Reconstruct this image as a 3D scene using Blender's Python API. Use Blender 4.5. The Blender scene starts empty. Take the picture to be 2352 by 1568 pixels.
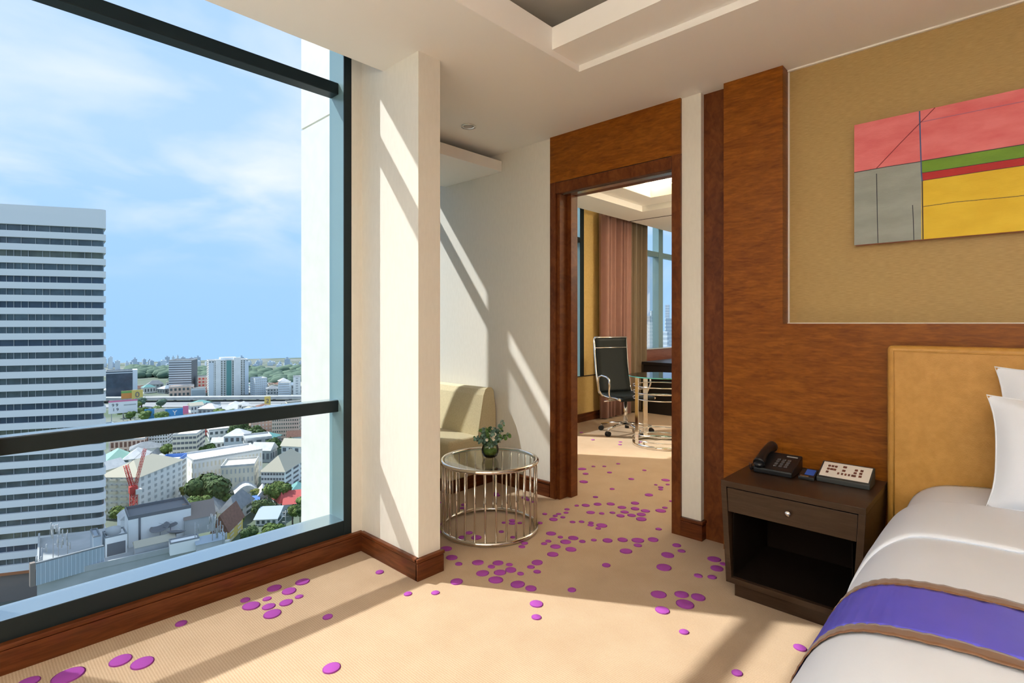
import bpy, bmesh, math, random
from mathutils import Vector, Matrix, noise as mnoise

# ------------------------------------------------------------------ camera, world, sun, exposure
SC = bpy.context.scene
COL = SC.collection
YAW = math.atan2(1156, 1225)          # window wall runs along +X, bed wall along +Y
FPX = 1225.0
CAMZ = 1.3
cam_d = bpy.data.cameras.new('camera')
cam_d.sensor_width = 36.0
cam_d.lens = FPX / 2352 * 36.0
cam_d.shift_y = -42 / 2352
cam_d.clip_start = 0.02
cam_d.clip_end = 4000
cam = bpy.data.objects.new('camera', cam_d)
COL.objects.link(cam)
cam.location = (0, 0, CAMZ)
cam.rotation_euler = (math.pi / 2, 0, YAW - math.pi / 2)
SC.camera = cam

SC.view_settings.view_transform = 'Standard'
SC.view_settings.look = 'None'
SC.view_settings.gamma = 1
SC.view_settings.use_curve_mapping = False
SC.view_settings.exposure = 0.76
SC.cycles.max_bounces = 12
SC.cycles.diffuse_bounces = 7
SC.cycles.transparent_max_bounces = 16
SC.cycles.sample_clamp_indirect = 6.0
SC.cycles.caustics_reflective = False
SC.cycles.caustics_refractive = False

world = bpy.data.worlds.new('sky')
SC.world = world
world.use_nodes = True
nt = world.node_tree
for n in list(nt.nodes):
    nt.nodes.remove(n)
def wn(t, **k):
    n = nt.nodes.new(t)
    for a, b in k.items():
        setattr(n, a, b)
    return n
w_tc = wn('ShaderNodeTexCoord')
w_sep = wn('ShaderNodeSeparateXYZ')
nt.links.new(w_tc.outputs['Generated'], w_sep.inputs[0])
w_ramp = wn('ShaderNodeValToRGB')
nt.links.new(w_sep.outputs['Z'], w_ramp.inputs[0])
cr = w_ramp.color_ramp
cr.elements[0].position = 0.0
cr.elements[0].color = (0.36, 0.61, 0.96, 1)
cr.elements[1].position = 0.6
cr.elements[1].color = (0.42, 0.63, 0.98, 1)
e = cr.elements.new(0.14); e.color = (0.39, 0.63, 1.0, 1)
e = cr.elements.new(0.28); e.color = (0.46, 0.67, 1.0, 1)
# clouds on a flat layer above the city
w_add = wn('ShaderNodeMath', operation='ADD'); w_add.inputs[1].default_value = 0.22
nt.links.new(w_sep.outputs['Z'], w_add.inputs[0])
w_mx = wn('ShaderNodeMath', operation='MAXIMUM'); w_mx.inputs[1].default_value = 0.05
nt.links.new(w_add.outputs[0], w_mx.inputs[0])
w_dx = wn('ShaderNodeMath', operation='DIVIDE'); w_dy = wn('ShaderNodeMath', operation='DIVIDE')
nt.links.new(w_sep.outputs['X'], w_dx.inputs[0]); nt.links.new(w_mx.outputs[0], w_dx.inputs[1])
nt.links.new(w_sep.outputs['Y'], w_dy.inputs[0]); nt.links.new(w_mx.outputs[0], w_dy.inputs[1])
w_cmb = wn('ShaderNodeCombineXYZ')
nt.links.new(w_dx.outputs[0], w_cmb.inputs[0]); nt.links.new(w_dy.outputs[0], w_cmb.inputs[1])
w_noi = wn('ShaderNodeTexNoise')
w_noi.inputs['Scale'].default_value = 1.7
w_noi.inputs['Detail'].default_value = 7
w_noi.inputs['Roughness'].default_value = 0.5
w_noi.inputs['Distortion'].default_value = 0.35
nt.links.new(w_cmb.outputs[0], w_noi.inputs['Vector'])
w_cr = wn('ShaderNodeValToRGB')
w_cr.color_ramp.elements[0].position = 0.43
w_cr.color_ramp.elements[1].position = 0.72
nt.links.new(w_noi.outputs['Fac'], w_cr.inputs[0])
w_fade = wn('ShaderNodeMapRange')
w_fade.inputs['From Min'].default_value = 0.06
w_fade.inputs['From Max'].default_value = 0.22
nt.links.new(w_sep.outputs['Z'], w_fade.inputs['Value'])
w_mul = wn('ShaderNodeMath', operation='MULTIPLY')
nt.links.new(w_cr.outputs[0], w_mul.inputs[0]); nt.links.new(w_fade.outputs[0], w_mul.inputs[1])
w_mix = wn('ShaderNodeMix', data_type='RGBA')
w_mix.inputs['B'].default_value = (0.86, 0.90, 1.0, 1)
nt.links.new(w_mul.outputs[0], w_mix.inputs['Factor'])
nt.links.new(w_ramp.outputs[0], w_mix.inputs['A'])
w_bg = wn('ShaderNodeBackground'); w_bg.inputs['Strength'].default_value = 0.67
nt.links.new(w_mix.outputs['Result'], w_bg.inputs['Color'])
w_out = wn('ShaderNodeOutputWorld')
nt.links.new(w_bg.outputs[0], w_out.inputs[0])

SUN_DIR = Vector((0.581, -1.0, -1.30)).normalized()
sun_d = bpy.data.lights.new('sun', 'SUN')
sun_d.energy = 3.7
sun_d.angle = math.radians(0.9)
sun_d.color = (1.0, 0.975, 0.94)
sun = bpy.data.objects.new('sun', sun_d)
COL.objects.link(sun)
sun.rotation_euler = SUN_DIR.to_track_quat('-Z', 'Y').to_euler()
sun.location = (-20, 40, 60)

# ------------------------------------------------------------------ helpers
random.seed(7)
FW = Vector((math.cos(YAW), math.sin(YAW), 0))
RT = Vector((math.sin(YAW), -math.cos(YAW), 0))
HY, CX = 742.0, 1176.0
def ray(px, py):
    return FW + RT * ((px - CX) / FPX) + Vector((0, 0, (HY - py) / FPX))
def on_z(px, py, z):
    d = ray(px, py)
    t = (z - CAMZ) / d.z
    return Vector((d.x * t, d.y * t, z))

ORI = {}
class MB:
    def __init__(s):
        s.v = []; s.f = []; s.m = []; s.sm = []
    def add(s, vs, fs, mi=0, smooth=False):
        b = len(s.v)
        s.v += [tuple(p) for p in vs]
        s.f += [tuple(i + b for i in q) for q in fs]
        s.m += [mi] * len(fs); s.sm += [smooth] * len(fs)
        return s
    def box(s, x0, x1, y0, y1, z0, z1, mi=0):
        v = [(x, y, z) for z in (z0, z1) for y in (y0, y1) for x in (x0, x1)]
        f = [(0, 2, 3, 1), (4, 5, 7, 6), (0, 1, 5, 4), (2, 6, 7, 3), (0, 4, 6, 2), (1, 3, 7, 5)]
        return s.add(v, f, mi)
    def prism(s, pts, a, b, axis='z', mi=0, smooth=False):
        n = len(pts)
        def mk(p, h):
            if axis == 'z': return (p[0], p[1], h)
            if axis == 'y': return (p[0], h, p[1])
            return (h, p[0], p[1])
        v = [mk(p, a) for p in pts] + [mk(p, b) for p in pts]
        f = [(i, (i + 1) % n, n + (i + 1) % n, n + i) for i in range(n)]
        base = len(s.v)
        s.add(v, f, mi, smooth)
        s.add([], [], mi)
        s.f += [tuple(base + i for i in reversed(range(n))), tuple(base + n + i for i in range(n))]
        s.m += [mi, mi]; s.sm += [False, False]
        return s
    def tube(s, path, r, n=8, closed=False, mi=0, cap=True):
        path = [Vector(p) for p in path]
        k = len(path)
        rs = r if isinstance(r, (list, tuple)) else [r] * k
        rings = []
        up = None
        for i, p in enumerate(path):
            if closed:
                t = path[(i + 1) % k] - path[i - 1]
            else:
                t = path[min(i + 1, k - 1)] - path[max(i - 1, 0)]
            t.normalize()
            if up is None:
                up = Vector((0, 0, 1)) if abs(t.z) < .9 else Vector((1, 0, 0))
            a = up - t * up.dot(t)
            if a.length < 1e-6:
                a = t.orthogonal()
            a.normalize(); b = t.cross(a); up = a
            rings.append([p + (a * math.cos(2 * math.pi * j / n) + b * math.sin(2 * math.pi * j / n)) * rs[i] for j in range(n)])
        v = [q for R in rings for q in R]
        f = []
        for i in range(k if closed else k - 1):
            i2 = (i + 1) % k
            for j in range(n):
                j2 = (j + 1) % n
                f.append((i * n + j, i * n + j2, i2 * n + j2, i2 * n + j))
        base = len(s.v)
        s.add(v, f, mi, True)
        if cap and not closed:
            s.f += [tuple(base + j for j in reversed(range(n))), tuple(base + (k - 1) * n + j for j in range(n))]
            s.m += [mi, mi]; s.sm += [False, False]
        return s
    def lathe(s, prof, c=(0, 0, 0), n=24, mi=0, smooth=True, cap=True):
        v = []; f = []
        for r, z in prof:
            for j in range(n):
                a = 2 * math.pi * j / n
                v.append((c[0] + r * math.cos(a), c[1] + r * math.sin(a), c[2] + z))
        for i in range(len(prof) - 1):
            for j in range(n):
                j2 = (j + 1) % n
                f.append((i * n + j, i * n + j2, (i + 1) * n + j2, (i + 1) * n + j))
        base = len(s.v)
        s.add(v, f, mi, smooth)
        if cap and prof[0][0] > 1e-5:
            s.f.append(tuple(base + j for j in reversed(range(n)))); s.m.append(mi); s.sm.append(False)
        if cap and prof[-1][0] > 1e-5:
            b2 = base + (len(prof) - 1) * n
            s.f.append(tuple(b2 + j for j in range(n))); s.m.append(mi); s.sm.append(False)
        return s
    def grid(s, fn, nu, nv, mi=0, smooth=True):
        v = [fn(i / nu, j / nv) for i in range(nu + 1) for j in range(nv + 1)]
        f = [(i * (nv + 1) + j, (i + 1) * (nv + 1) + j, (i + 1) * (nv + 1) + j + 1, i * (nv + 1) + j + 1) for i in range(nu) for j in range(nv)]
        return s.add(v, f, mi, smooth)
    def quad(s, a, b, c, d, mi=0):
        return s.add([a, b, c, d], [(0, 1, 2, 3)], mi)
    def ball(s, c, r, sc=(1, 1, 1), nu=10, nv=7, mi=0):
        c = Vector(c)
        v = []; f = []
        for i in range(nv + 1):
            th = math.pi * i / nv
            for j in range(nu):
                a = 2 * math.pi * j / nu
                v.append((c.x + r * sc[0] * math.sin(th) * math.cos(a), c.y + r * sc[1] * math.sin(th) * math.sin(a), c.z + r * sc[2] * math.cos(th)))
        for i in range(nv):
            for j in range(nu):
                j2 = (j + 1) % nu
                f.append((i * nu + j, (i + 1) * nu + j, (i + 1) * nu + j2, i * nu + j2))
        return s.add(v, f, mi, True)
    def build(s, name, mats, parent=None, local=False, bevel=0, seg=2, subd=0, solid=0):
        me = bpy.data.meshes.new(name)
        me.from_pydata(s.v, [], s.f)
        if not isinstance(mats, (list, tuple)):
            mats = [mats]
        for m in mats:
            me.materials.append(m)
        if any(s.m):
            me.polygons.foreach_set('material_index', s.m)
        me.polygons.foreach_set('use_smooth', s.sm)
        bm = bmesh.new(); bm.from_mesh(me)
        bmesh.ops.recalc_face_normals(bm, faces=bm.faces)
        bm.to_mesh(me); bm.free()
        me.update()
        o = bpy.data.objects.new(name, me)
        COL.objects.link(o)
        if parent is not None:
            o.parent = parent
            if not local:
                o.matrix_parent_inverse = Matrix.Translation(-ORI.get(parent.name, Vector()))
        if solid:
            md = o.modifiers.new('solid', 'SOLIDIFY'); md.thickness = solid; md.offset = 0
        if bevel:
            md = o.modifiers.new('bevel', 'BEVEL'); md.width = bevel; md.segments = seg; md.limit_method = 'ANGLE'; md.angle_limit = math.radians(40)
        if subd:
            md = o.modifiers.new('sub', 'SUBSURF'); md.levels = subd; md.render_levels = subd
        return o

def tag(o, label=None, cat=None, group=None, kind=None):
    if label: o['label'] = label
    if cat: o['category'] = cat
    if group: o['group'] = group
    if kind: o['kind'] = kind
    return o
def thing(name, loc, label, cat, group=None, rz=0, kind=None):
    o = bpy.data.objects.new(name, None)
    o.empty_display_size = 0.1
    COL.objects.link(o)
    o.location = loc
    o.rotation_euler.z = rz
    ORI[o.name] = Vector(loc)
    return tag(o, label, cat, group, kind)
def B(*a):
    return MB().box(*a)
def struct(o, label=None):
    o['kind'] = 'structure'
    if label: o['label'] = label
    return o

# ------------------------------------------------------------------ materials
def mat(name, col, rough=0.6, metal=0.0, col2=None, scale=8.0, stretch=(1, 1, 1), detail=3, bump=0.0, bscale=None, bstretch=None,
        spec=0.5, coat=0.0, sheen=0.0, lo=0.35, hi=0.65, dist=0.0, trans=0.0, ior=1.45, alpha=1.0):
    m = bpy.data.materials.new(name)
    m.use_nodes = True
    t = m.node_tree
    p = t.nodes['Principled BSDF']
    p.inputs['Base Color'].default_value = (*col, 1)
    p.inputs['Roughness'].default_value = rough
    p.inputs['Metallic'].default_value = metal
    p.inputs['Specular IOR Level'].default_value = spec
    p.inputs['Coat Weight'].default_value = coat
    p.inputs['Coat Roughness'].default_value = 0.12
    p.inputs['Sheen Weight'].default_value = sheen
    p.inputs['Transmission Weight'].default_value = trans
    p.inputs['IOR'].default_value = ior
    tc = t.nodes.new('ShaderNodeTexCoord')
    def noi(sc, st, de, di=0.0):
        mp = t.nodes.new('ShaderNodeMapping')
        mp.inputs['Scale'].default_value = st
        t.links.new(tc.outputs['Object'], mp.inputs[0])
        n = t.nodes.new('ShaderNodeTexNoise')
        n.inputs['Scale'].default_value = sc
        n.inputs['Detail'].default_value = de
        n.inputs['Distortion'].default_value = di
        t.links.new(mp.outputs[0], n.inputs['Vector'])
        return n
    if col2:
        n = noi(scale, stretch, detail, dist)
        r = t.nodes.new('ShaderNodeValToRGB')
        r.color_ramp.elements[0].position = lo; r.color_ramp.elements[0].color = (*col, 1)
        r.color_ramp.elements[1].position = hi; r.color_ramp.elements[1].color = (*col2, 1)
        t.links.new(n.outputs['Fac'], r.inputs[0])
        t.links.new(r.outputs[0], p.inputs['Base Color'])
    if bump:
        n2 = noi(bscale or scale, bstretch or stretch, 2)
        b = t.nodes.new('ShaderNodeBump')
        b.inputs['Strength'].default_value = bump
        b.inputs['Distance'].default_value = 0.004
        t.links.new(n2.outputs['Fac'], b.inputs['Height'])
        t.links.new(b.outputs[0], p.inputs['Normal'])
    return m

def emit(name, col, s):
    m = bpy.data.materials.new(name); m.use_nodes = True
    t = m.node_tree
    p = t.nodes['Principled BSDF']
    p.inputs['Base Color'].default_value = (*col, 1)
    p.inputs['Emission Color'].default_value = (*col, 1)
    p.inputs['Emission Strength'].default_value = s
    return m

def pane_mat(name, tint, refl=1.45, rmax=1.0):
    m = bpy.data.materials.new(name); m.use_nodes = True
    t = m.node_tree
    for n in list(t.nodes): t.nodes.remove(n)
    tr = t.nodes.new('ShaderNodeBsdfTransparent'); tr.inputs[0].default_value = (*tint, 1)
    gl = t.nodes.new('ShaderNodeBsdfGlossy'); gl.inputs['Roughness'].default_value = 0.01
    fr = t.nodes.new('ShaderNodeFresnel'); fr.inputs['IOR'].default_value = refl
    mu = t.nodes.new('ShaderNodeMath'); mu.operation = 'MULTIPLY'; mu.inputs[1].default_value = rmax
    mx = t.nodes.new('ShaderNodeMixShader'); ou = t.nodes.new('ShaderNodeOutputMaterial')
    t.links.new(fr.outputs[0], mu.inputs[0]); t.links.new(mu.outputs[0], mx.inputs[0])
    t.links.new(tr.outputs[0], mx.inputs[1]); t.links.new(gl.outputs[0], mx.inputs[2])
    t.links.new(mx.outputs[0], ou.inputs[0])
    return m

def wood_mat(name, c0, c1, c2, rough=0.36, scale=3.0, stretch=(1, 1, 5), coat=0.06):
    m = mat(name, c0, rough, coat=coat, spec=.22)
    t = m.node_tree; p = t.nodes['Principled BSDF']
    tc = t.nodes.new('ShaderNodeTexCoord')
    mp = t.nodes.new('ShaderNodeMapping'); mp.inputs['Scale'].default_value = stretch
    t.links.new(tc.outputs['Object'], mp.inputs[0])
    n1 = t.nodes.new('ShaderNodeTexNoise'); n1.inputs['Scale'].default_value = scale; n1.inputs['Detail'].default_value = 5
    n1.inputs['Distortion'].default_value = 1.6
    t.links.new(mp.outputs[0], n1.inputs['Vector'])
    mp2 = t.nodes.new('ShaderNodeMapping'); mp2.inputs['Scale'].default_value = (stretch[0], stretch[1], stretch[2] * 1.5)
    mp2.inputs['Rotation'].default_value = (0.35, 0, 0)
    t.links.new(tc.outputs['Object'], mp2.inputs[0])
    n2 = t.nodes.new('ShaderNodeTexNoise'); n2.inputs['Scale'].default_value = scale * 4.5; n2.inputs['Detail'].default_value = 4
    n2.inputs['Distortion'].default_value = 0.8
    t.links.new(mp2.outputs[0], n2.inputs['Vector'])
    ad = t.nodes.new('ShaderNodeMath'); ad.operation = 'MULTIPLY_ADD'; ad.inputs[1].default_value = 0.55
    t.links.new(n2.outputs['Fac'], ad.inputs[0])
    sc = t.nodes.new('ShaderNodeMath'); sc.operation = 'MULTIPLY'; sc.inputs[1].default_value = 0.45
    t.links.new(n1.outputs['Fac'], sc.inputs[0]); t.links.new(sc.outputs[0], ad.inputs[2])
    r = t.nodes.new('ShaderNodeValToRGB')
    r.color_ramp.elements[0].position = 0.36; r.color_ramp.elements[0].color = (*c0, 1)
    r.color_ramp.elements[1].position = 0.64; r.color_ramp.elements[1].color = (*c2, 1)
    e = r.color_ramp.elements.new(0.5); e.color = (*c1, 1)
    t.links.new(ad.outputs[0], r.inputs[0]); t.links.new(r.outputs[0], p.inputs['Base Color'])
    return m

M = {}
M['wood'] = wood_mat('veneer_wood', (0.155, 0.041, 0.003), (0.21, 0.062, 0.005), (0.27, 0.09, 0.008), stretch=(1, 1.2, 5))
M['wood_v'] = wood_mat('door_wood', (0.085, 0.022, 0.006), (0.125, 0.035, 0.009), (0.165, 0.05, 0.013), scale=2.2, stretch=(1, 3, 1.4))
M['base_wood'] = wood_mat('skirting_wood', (0.075, 0.02, 0.007), (0.105, 0.03, 0.010), (0.14, 0.042, 0.014), scale=1.6, stretch=(1, 1, 7), rough=0.25)
M['dark_wood'] = wood_mat('nightstand_wood', (0.034, 0.019, 0.010), (0.042, 0.023, 0.013), (0.052, 0.03, 0.017), scale=2, stretch=(1, 1, 8), rough=0.3, coat=0.1)
M['groove'] = mat('groove_black', (0.012, 0.005, 0.003), 0.6)
M['cream'] = mat('cream_wallpaper', (0.73, 0.71, 0.645), 0.7, col2=(0.755, 0.735, 0.67), scale=60, stretch=(1, 1, 0.3), bump=0.06, bscale=160, bstretch=(1, 1, 0.4))
M['gold'] = mat('gold_wallpaper', (0.36, 0.235, 0.080), 0.55, col2=(0.44, 0.30, 0.115), scale=30, stretch=(1, 1, 14), detail=4, bump=0.2, bscale=40, bstretch=(1, 1, 12))
M['yellow_wall'] = mat('yellow_wallpaper', (0.60, 0.42, 0.15), 0.6, col2=(0.64, 0.46, 0.18), scale=40)
M['ceil'] = mat('ceiling_paint', (0.88, 0.87, 0.84), 0.8)
M['ceil_shade'] = mat('tray_shade', (0.55, 0.50, 0.43), 0.8)  # ceiling colour darkened to hold the shade of the tray cavity
M['frame'] = mat('window_metal', (0.010, 0.018, 0.021), 0.4, 0.0, spec=0.3)
M['sill'] = mat('sill_metal', (0.42, 0.52, 0.56), 0.22, 0.85)
M['mull_side'] = mat('mullion_metal', (0.22, 0.36, 0.40), 0.35, 0.2)
M['pane'] = pane_mat('window_pane', (0.96, 0.99, 0.99), 1.4, 0.5)
M['ext'] = mat('exterior_panel', (0.78, 0.77, 0.70), 0.7, col2=(0.82, 0.81, 0.74), scale=8)
M['white_trim'] = mat('white_trim', (0.85, 0.82, 0.76), 0.6)
M['metal'] = mat('brushed_metal', (0.55, 0.53, 0.50), 0.25, 1.0)
M['chrome'] = mat('chrome', (0.75, 0.70, 0.63), 0.09, 1.0)
M['chrome2'] = mat('polished_steel', (0.82, 0.80, 0.77), 0.12, 1.0)
M['tglass'] = pane_mat('table_glass', (0.84, 0.92, 0.89), 2.5, 1.0)
M['tglass_edge'] = mat('glass_edge', (0.10, 0.42, 0.36), 0.1, spec=0.8)
M['dglass'] = pane_mat('smoky_table_glass', (0.35, 0.60, 0.60), 1.9, 1.0)
M['vglass'] = pane_mat('vase_glass', (0.90, 0.95, 0.90), 1.45, 1.0)
M['sofa'] = mat('sofa_fabric', (0.58, 0.50, 0.30), 0.75, col2=(0.64, 0.56, 0.35), scale=90, bump=0.15, sheen=0.25)
M['leather'] = mat('gold_leather', (0.46, 0.235, 0.045), 0.45, col2=(0.53, 0.275, 0.06), scale=26, detail=5, bump=0.25, bscale=240)
M['linen'] = mat('white_linen', (0.79, 0.84, 0.92), 0.75, bump=0.06, bscale=300)
M['satin'] = mat('purple_satin', (0.11, 0.105, 0.62), 0.36, spec=0.45, col2=(0.125, 0.115, 0.68), scale=6)
M['brown_satin'] = mat('brown_satin', (0.17, 0.075, 0.030), 0.42, sheen=0.3, col2=(0.21, 0.095, 0.04), scale=25)
M['black'] = mat('black_plastic', (0.012, 0.013, 0.015), 0.28)
M['black_m'] = mat('black_matte', (0.010, 0.010, 0.011), 0.55)
M['grey_pl'] = mat('grey_plastic', (0.035, 0.04, 0.04), 0.4)
M['ns_shade'] = mat('nightstand_shade', (0.010, 0.006, 0.004), 0.75, spec=.1)  # shade of the open shelf put into the colour of its inner faces
M['keys'] = mat('key_grey', (0.10, 0.10, 0.11), 0.4)
M['label_grey'] = mat('label_grey', (0.35, 0.36, 0.36), 0.5)
M['console_white'] = mat('console_white', (0.82, 0.80, 0.74), 0.35)
M['console_btn'] = mat('console_button', (0.16, 0.055, 0.035), 0.45)
M['blue_card'] = mat('blue_card', (0.04, 0.12, 0.55), 0.3)
M['curtain'] = mat('mauve_curtain', (0.36, 0.19, 0.155), 0.7, sheen=0.3, col2=(0.34, 0.18, 0.145), scale=10)
M['curtain_b'] = mat('taupe_curtain', (0.21, 0.155, 0.095), 0.7, sheen=0.3)
M['chair_mesh'] = mat('black_leather', (0.010, 0.014, 0.015), 0.45, spec=0.3)
M['desk_black'] = mat('desk_black', (0.010, 0.008, 0.007), 0.4)
M['rosewood'] = wood_mat('rosewood', (0.22, 0.07, 0.045), (0.27, 0.09, 0.055), (0.32, 0.11, 0.07), scale=1.5, stretch=(1, 1, 9))
M['leaf'] = mat('green_leaf', (0.045, 0.12, 0.02), 0.45, col2=(0.08, 0.19, 0.035), scale=40)
M['leaf_euc'] = mat('eucalyptus_leaf', (0.09, 0.19, 0.15), 0.5, col2=(0.17, 0.29, 0.23), scale=50)
M['moss'] = mat('moss', (0.05, 0.11, 0.012), 0.8, col2=(0.13, 0.22, 0.03), scale=150)
M['petal'] = mat('white_petal', (0.80, 0.80, 0.70), 0.5)
M['stem'] = mat('stem', (0.05, 0.075, 0.02), 0.6)

# carpet: looped pile in diagonal rows
def carpet():
    m = mat('carpet', (0.44, 0.29, 0.155), 0.9, sheen=0.15, spec=0.1)
    t = m.node_tree; p = t.nodes['Principled BSDF']
    tc = t.nodes.new('ShaderNodeTexCoord')
    w = t.nodes.new('ShaderNodeTexWave'); w.inputs['Scale'].default_value = 34; w.inputs['Distortion'].default_value = 1.5
    w.inputs['Detail'].default_value = 2; w.inputs['Detail Scale'].default_value = 3
    w.bands_direction = 'X'
    t.links.new(tc.outputs['Object'], w.inputs['Vector'])
    n = t.nodes.new('ShaderNodeTexNoise'); n.inputs['Scale'].default_value = 260; n.inputs['Detail'].default_value = 2
    t.links.new(tc.outputs['Object'], n.inputs['Vector'])
    n3 = t.nodes.new('ShaderNodeTexNoise'); n3.inputs['Scale'].default_value = 5; n3.inputs['Detail'].default_value = 3
    t.links.new(tc.outputs['Object'], n3.inputs['Vector'])
    a = t.nodes.new('ShaderNodeMath'); a.operation = 'MULTIPLY_ADD'; a.inputs[1].default_value = 0.30
    t.links.new(w.outputs['Fac'], a.inputs[0])
    b = t.nodes.new('ShaderNodeMath'); b.operation = 'MULTIPLY_ADD'; b.inputs[1].default_value = 0.5
    t.links.new(n.outputs['Fac'], b.inputs[0]); t.links.new(b.outputs[0], a.inputs[2])
    c = t.nodes.new('ShaderNodeMath'); c.operation = 'MULTIPLY'; c.inputs[1].default_value = 0.35
    t.links.new(n3.outputs['Fac'], c.inputs[0]); t.links.new(c.outputs[0], b.inputs[2])
    r = t.nodes.new('ShaderNodeValToRGB')
    r.color_ramp.elements[0].position = 0.3; r.color_ramp.elements[0].color = (0.365, 0.25, 0.15, 1)
    r.color_ramp.elements[1].position = 0.85; r.color_ramp.elements[1].color = (0.52, 0.385, 0.26, 1)
    t.links.new(a.outputs[0], r.inputs[0]); t.links.new(r.outputs[0], p.inputs['Base Color'])
    bp = t.nodes.new('ShaderNodeBump'); bp.inputs['Strength'].default_value = 0.35; bp.inputs['Distance'].default_value = 0.003
    t.links.new(a.outputs[0], bp.inputs['Height']); t.links.new(bp.outputs[0], p.inputs['Normal'])
    return m
M['carpet'] = carpet()
M['dot'] = mat('carpet_violet', (0.33, 0.065, 0.36), 0.9, col2=(0.40, 0.085, 0.43), scale=220, bump=0.4, bscale=260, spec=0.1)

# ------------------------------------------------------------------ room shell
CEIL = 2.68
TOP = 3.06
mb = MB(); mb.box(-2.3, 9.2, -3.1, 2.76, -0.25, 0); mb.box(2.06, 9.2, 2.76, 4.27, -0.25, 0)
floor = struct(mb.build('floor', M['carpet']))

mb = MB()
mb.box(-2.3, 1.64, 1.743, 2.52, CEIL, 2.83)
mb.box(1.64, 3.27, 1.743, 2.52, CEIL, 2.83); mb.box(1.78, 3.27, 2.52, 2.76, CEIL, 2.83)
mb.box(2.06, 3.27, 2.76, 3.76, CEIL, 2.83)
mb.box(2.384, 3.27, -3.1, 1.743, CEIL, 2.83)
mb.box(2.15, 2.384, -2.0, 1.743, 2.715, 2.83)
mb.box(-2.3, -0.6, -3.1, 1.743, CEIL, 2.83)
mb.box(-0.6, 2.384, -3.1, -2.0, CEIL, 2.83)
mb.box(-2.4, 9.3, -3.2, 2.95, TOP, TOP + .2)
mb.box(2.06, 9.3, 2.95, 4.3, TOP, TOP + .2)
ceiling = struct(mb.build('ceiling', M['ceil']))
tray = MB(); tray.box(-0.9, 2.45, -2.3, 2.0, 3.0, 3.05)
tray.build('ceiling_tray', M['ceil_shade'], ceiling)

# pier beside the window
pier = struct(B(1.64, 1.78, 2.2, 2.52, 0, CEIL).box(1.64, 1.78, 2.52, 2.96, 0, TOP).build('wall_pier', M['cream']), 'cream papered pier end between window and alcove')
reveal = struct(B(1.575, 1.64, 2.735, 2.96, 0, TOP).build('wall_reveal', M['cream']))
struct(B(1.64, 2.0, 2.76, 2.96, 0, TOP).build('wall_return', M['cream']))
# exterior side of the bay with panel joints
ext = MB(); ext.box(2.0, 2.06, 2.9, 4.27, -6, 2.88); ext.box(2.0, 2.06, 2.9, 4.27, 2.895, 6); ext.box(2.012, 2.05, 2.9, 4.27, 2.88, 2.895)
struct(ext.build('wall_bay_side', M['ext']), 'white outside wall of the next bay seen past the window')
# door wall
struct(B(3.1, 3.27, 2.52, 4.27, 0, TOP).build('wall_alcove', M['cream']), 'cream papered wall of the alcove striped by sunlight')
struct(B(3.1, 3.27, 2.40, 2.52, 2.34, TOP).build('wall_over_door', M['cream']))
struct(B(3.1, 3.27, 1.369, 1.491, 0, TOP).build('wall_pilaster', M['cream']), 'narrow cream papered strip beside the door')
struct(B(3.165, 3.27, -3.1, 1.369, 0, TOP).build('wall_bed', M['gold']), 'gold silk papered wall above the bed')
struct(B(-2.3, -2.2, -3.1, 2.96, 0, TOP).build('wall_rear', M['cream']))
struct(B(-2.3, 3.27, -3.2, -3.1, 0, TOP).build('wall_back', M['wood_v']))
struct(B(3.27, 9.2, 0.3, 0.4, 0, TOP).build('wall_study_back', M['cream']))
struct(B(9.1, 9.2, 0.3, 4.27, 0, TOP).build('wall_study_end', M['cream']))
# spandrel under the windows
struct(B(-2.3, 1.64, 2.76, 2.96, -0.6, 0.10).build('wall_window_low', M['ext']))
struct(B(2.06, 3.1, 4.15, 4.27, 0, 0.10).build('wall_alcove_low', M['cream']))

# baseboards: board plus rounded cap
def baseboard(name, x0, x1, y0, y1, axis, h=0.105):
    r = struct(thing(name, ((x0 + x1) / 2, (y0 + y1) / 2, 0), None, None), None)
    B(x0, x1, y0, y1, 0, h - 0.022).build('board', M['base_wood'], r, bevel=0.002)
    g = 0.004
    B(x0 - g, x1 + g, y0 - g, y1 + g, h - 0.019, h).build('cap_moulding', M['base_wood'], r, bevel=0.004)
    return r
baseboard('baseboard_window', -2.2, 1.632, 2.715, 2.76, 'x', 0.112)
baseboard('baseboard_pier_side', 1.622, 1.64, 2.19, 2.715, 'y', 0.112)
baseboard('baseboard_pier_end', 1.622, 1.792, 2.182, 2.20, 'x', 0.112)
baseboard('baseboard_alcove', 3.082, 3.1, 2.525, 3.10, 'y', 0.115)
baseboard('baseboard_pilaster', 3.082, 3.165, 1.355, 1.491, 'y', 0.115)

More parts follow.
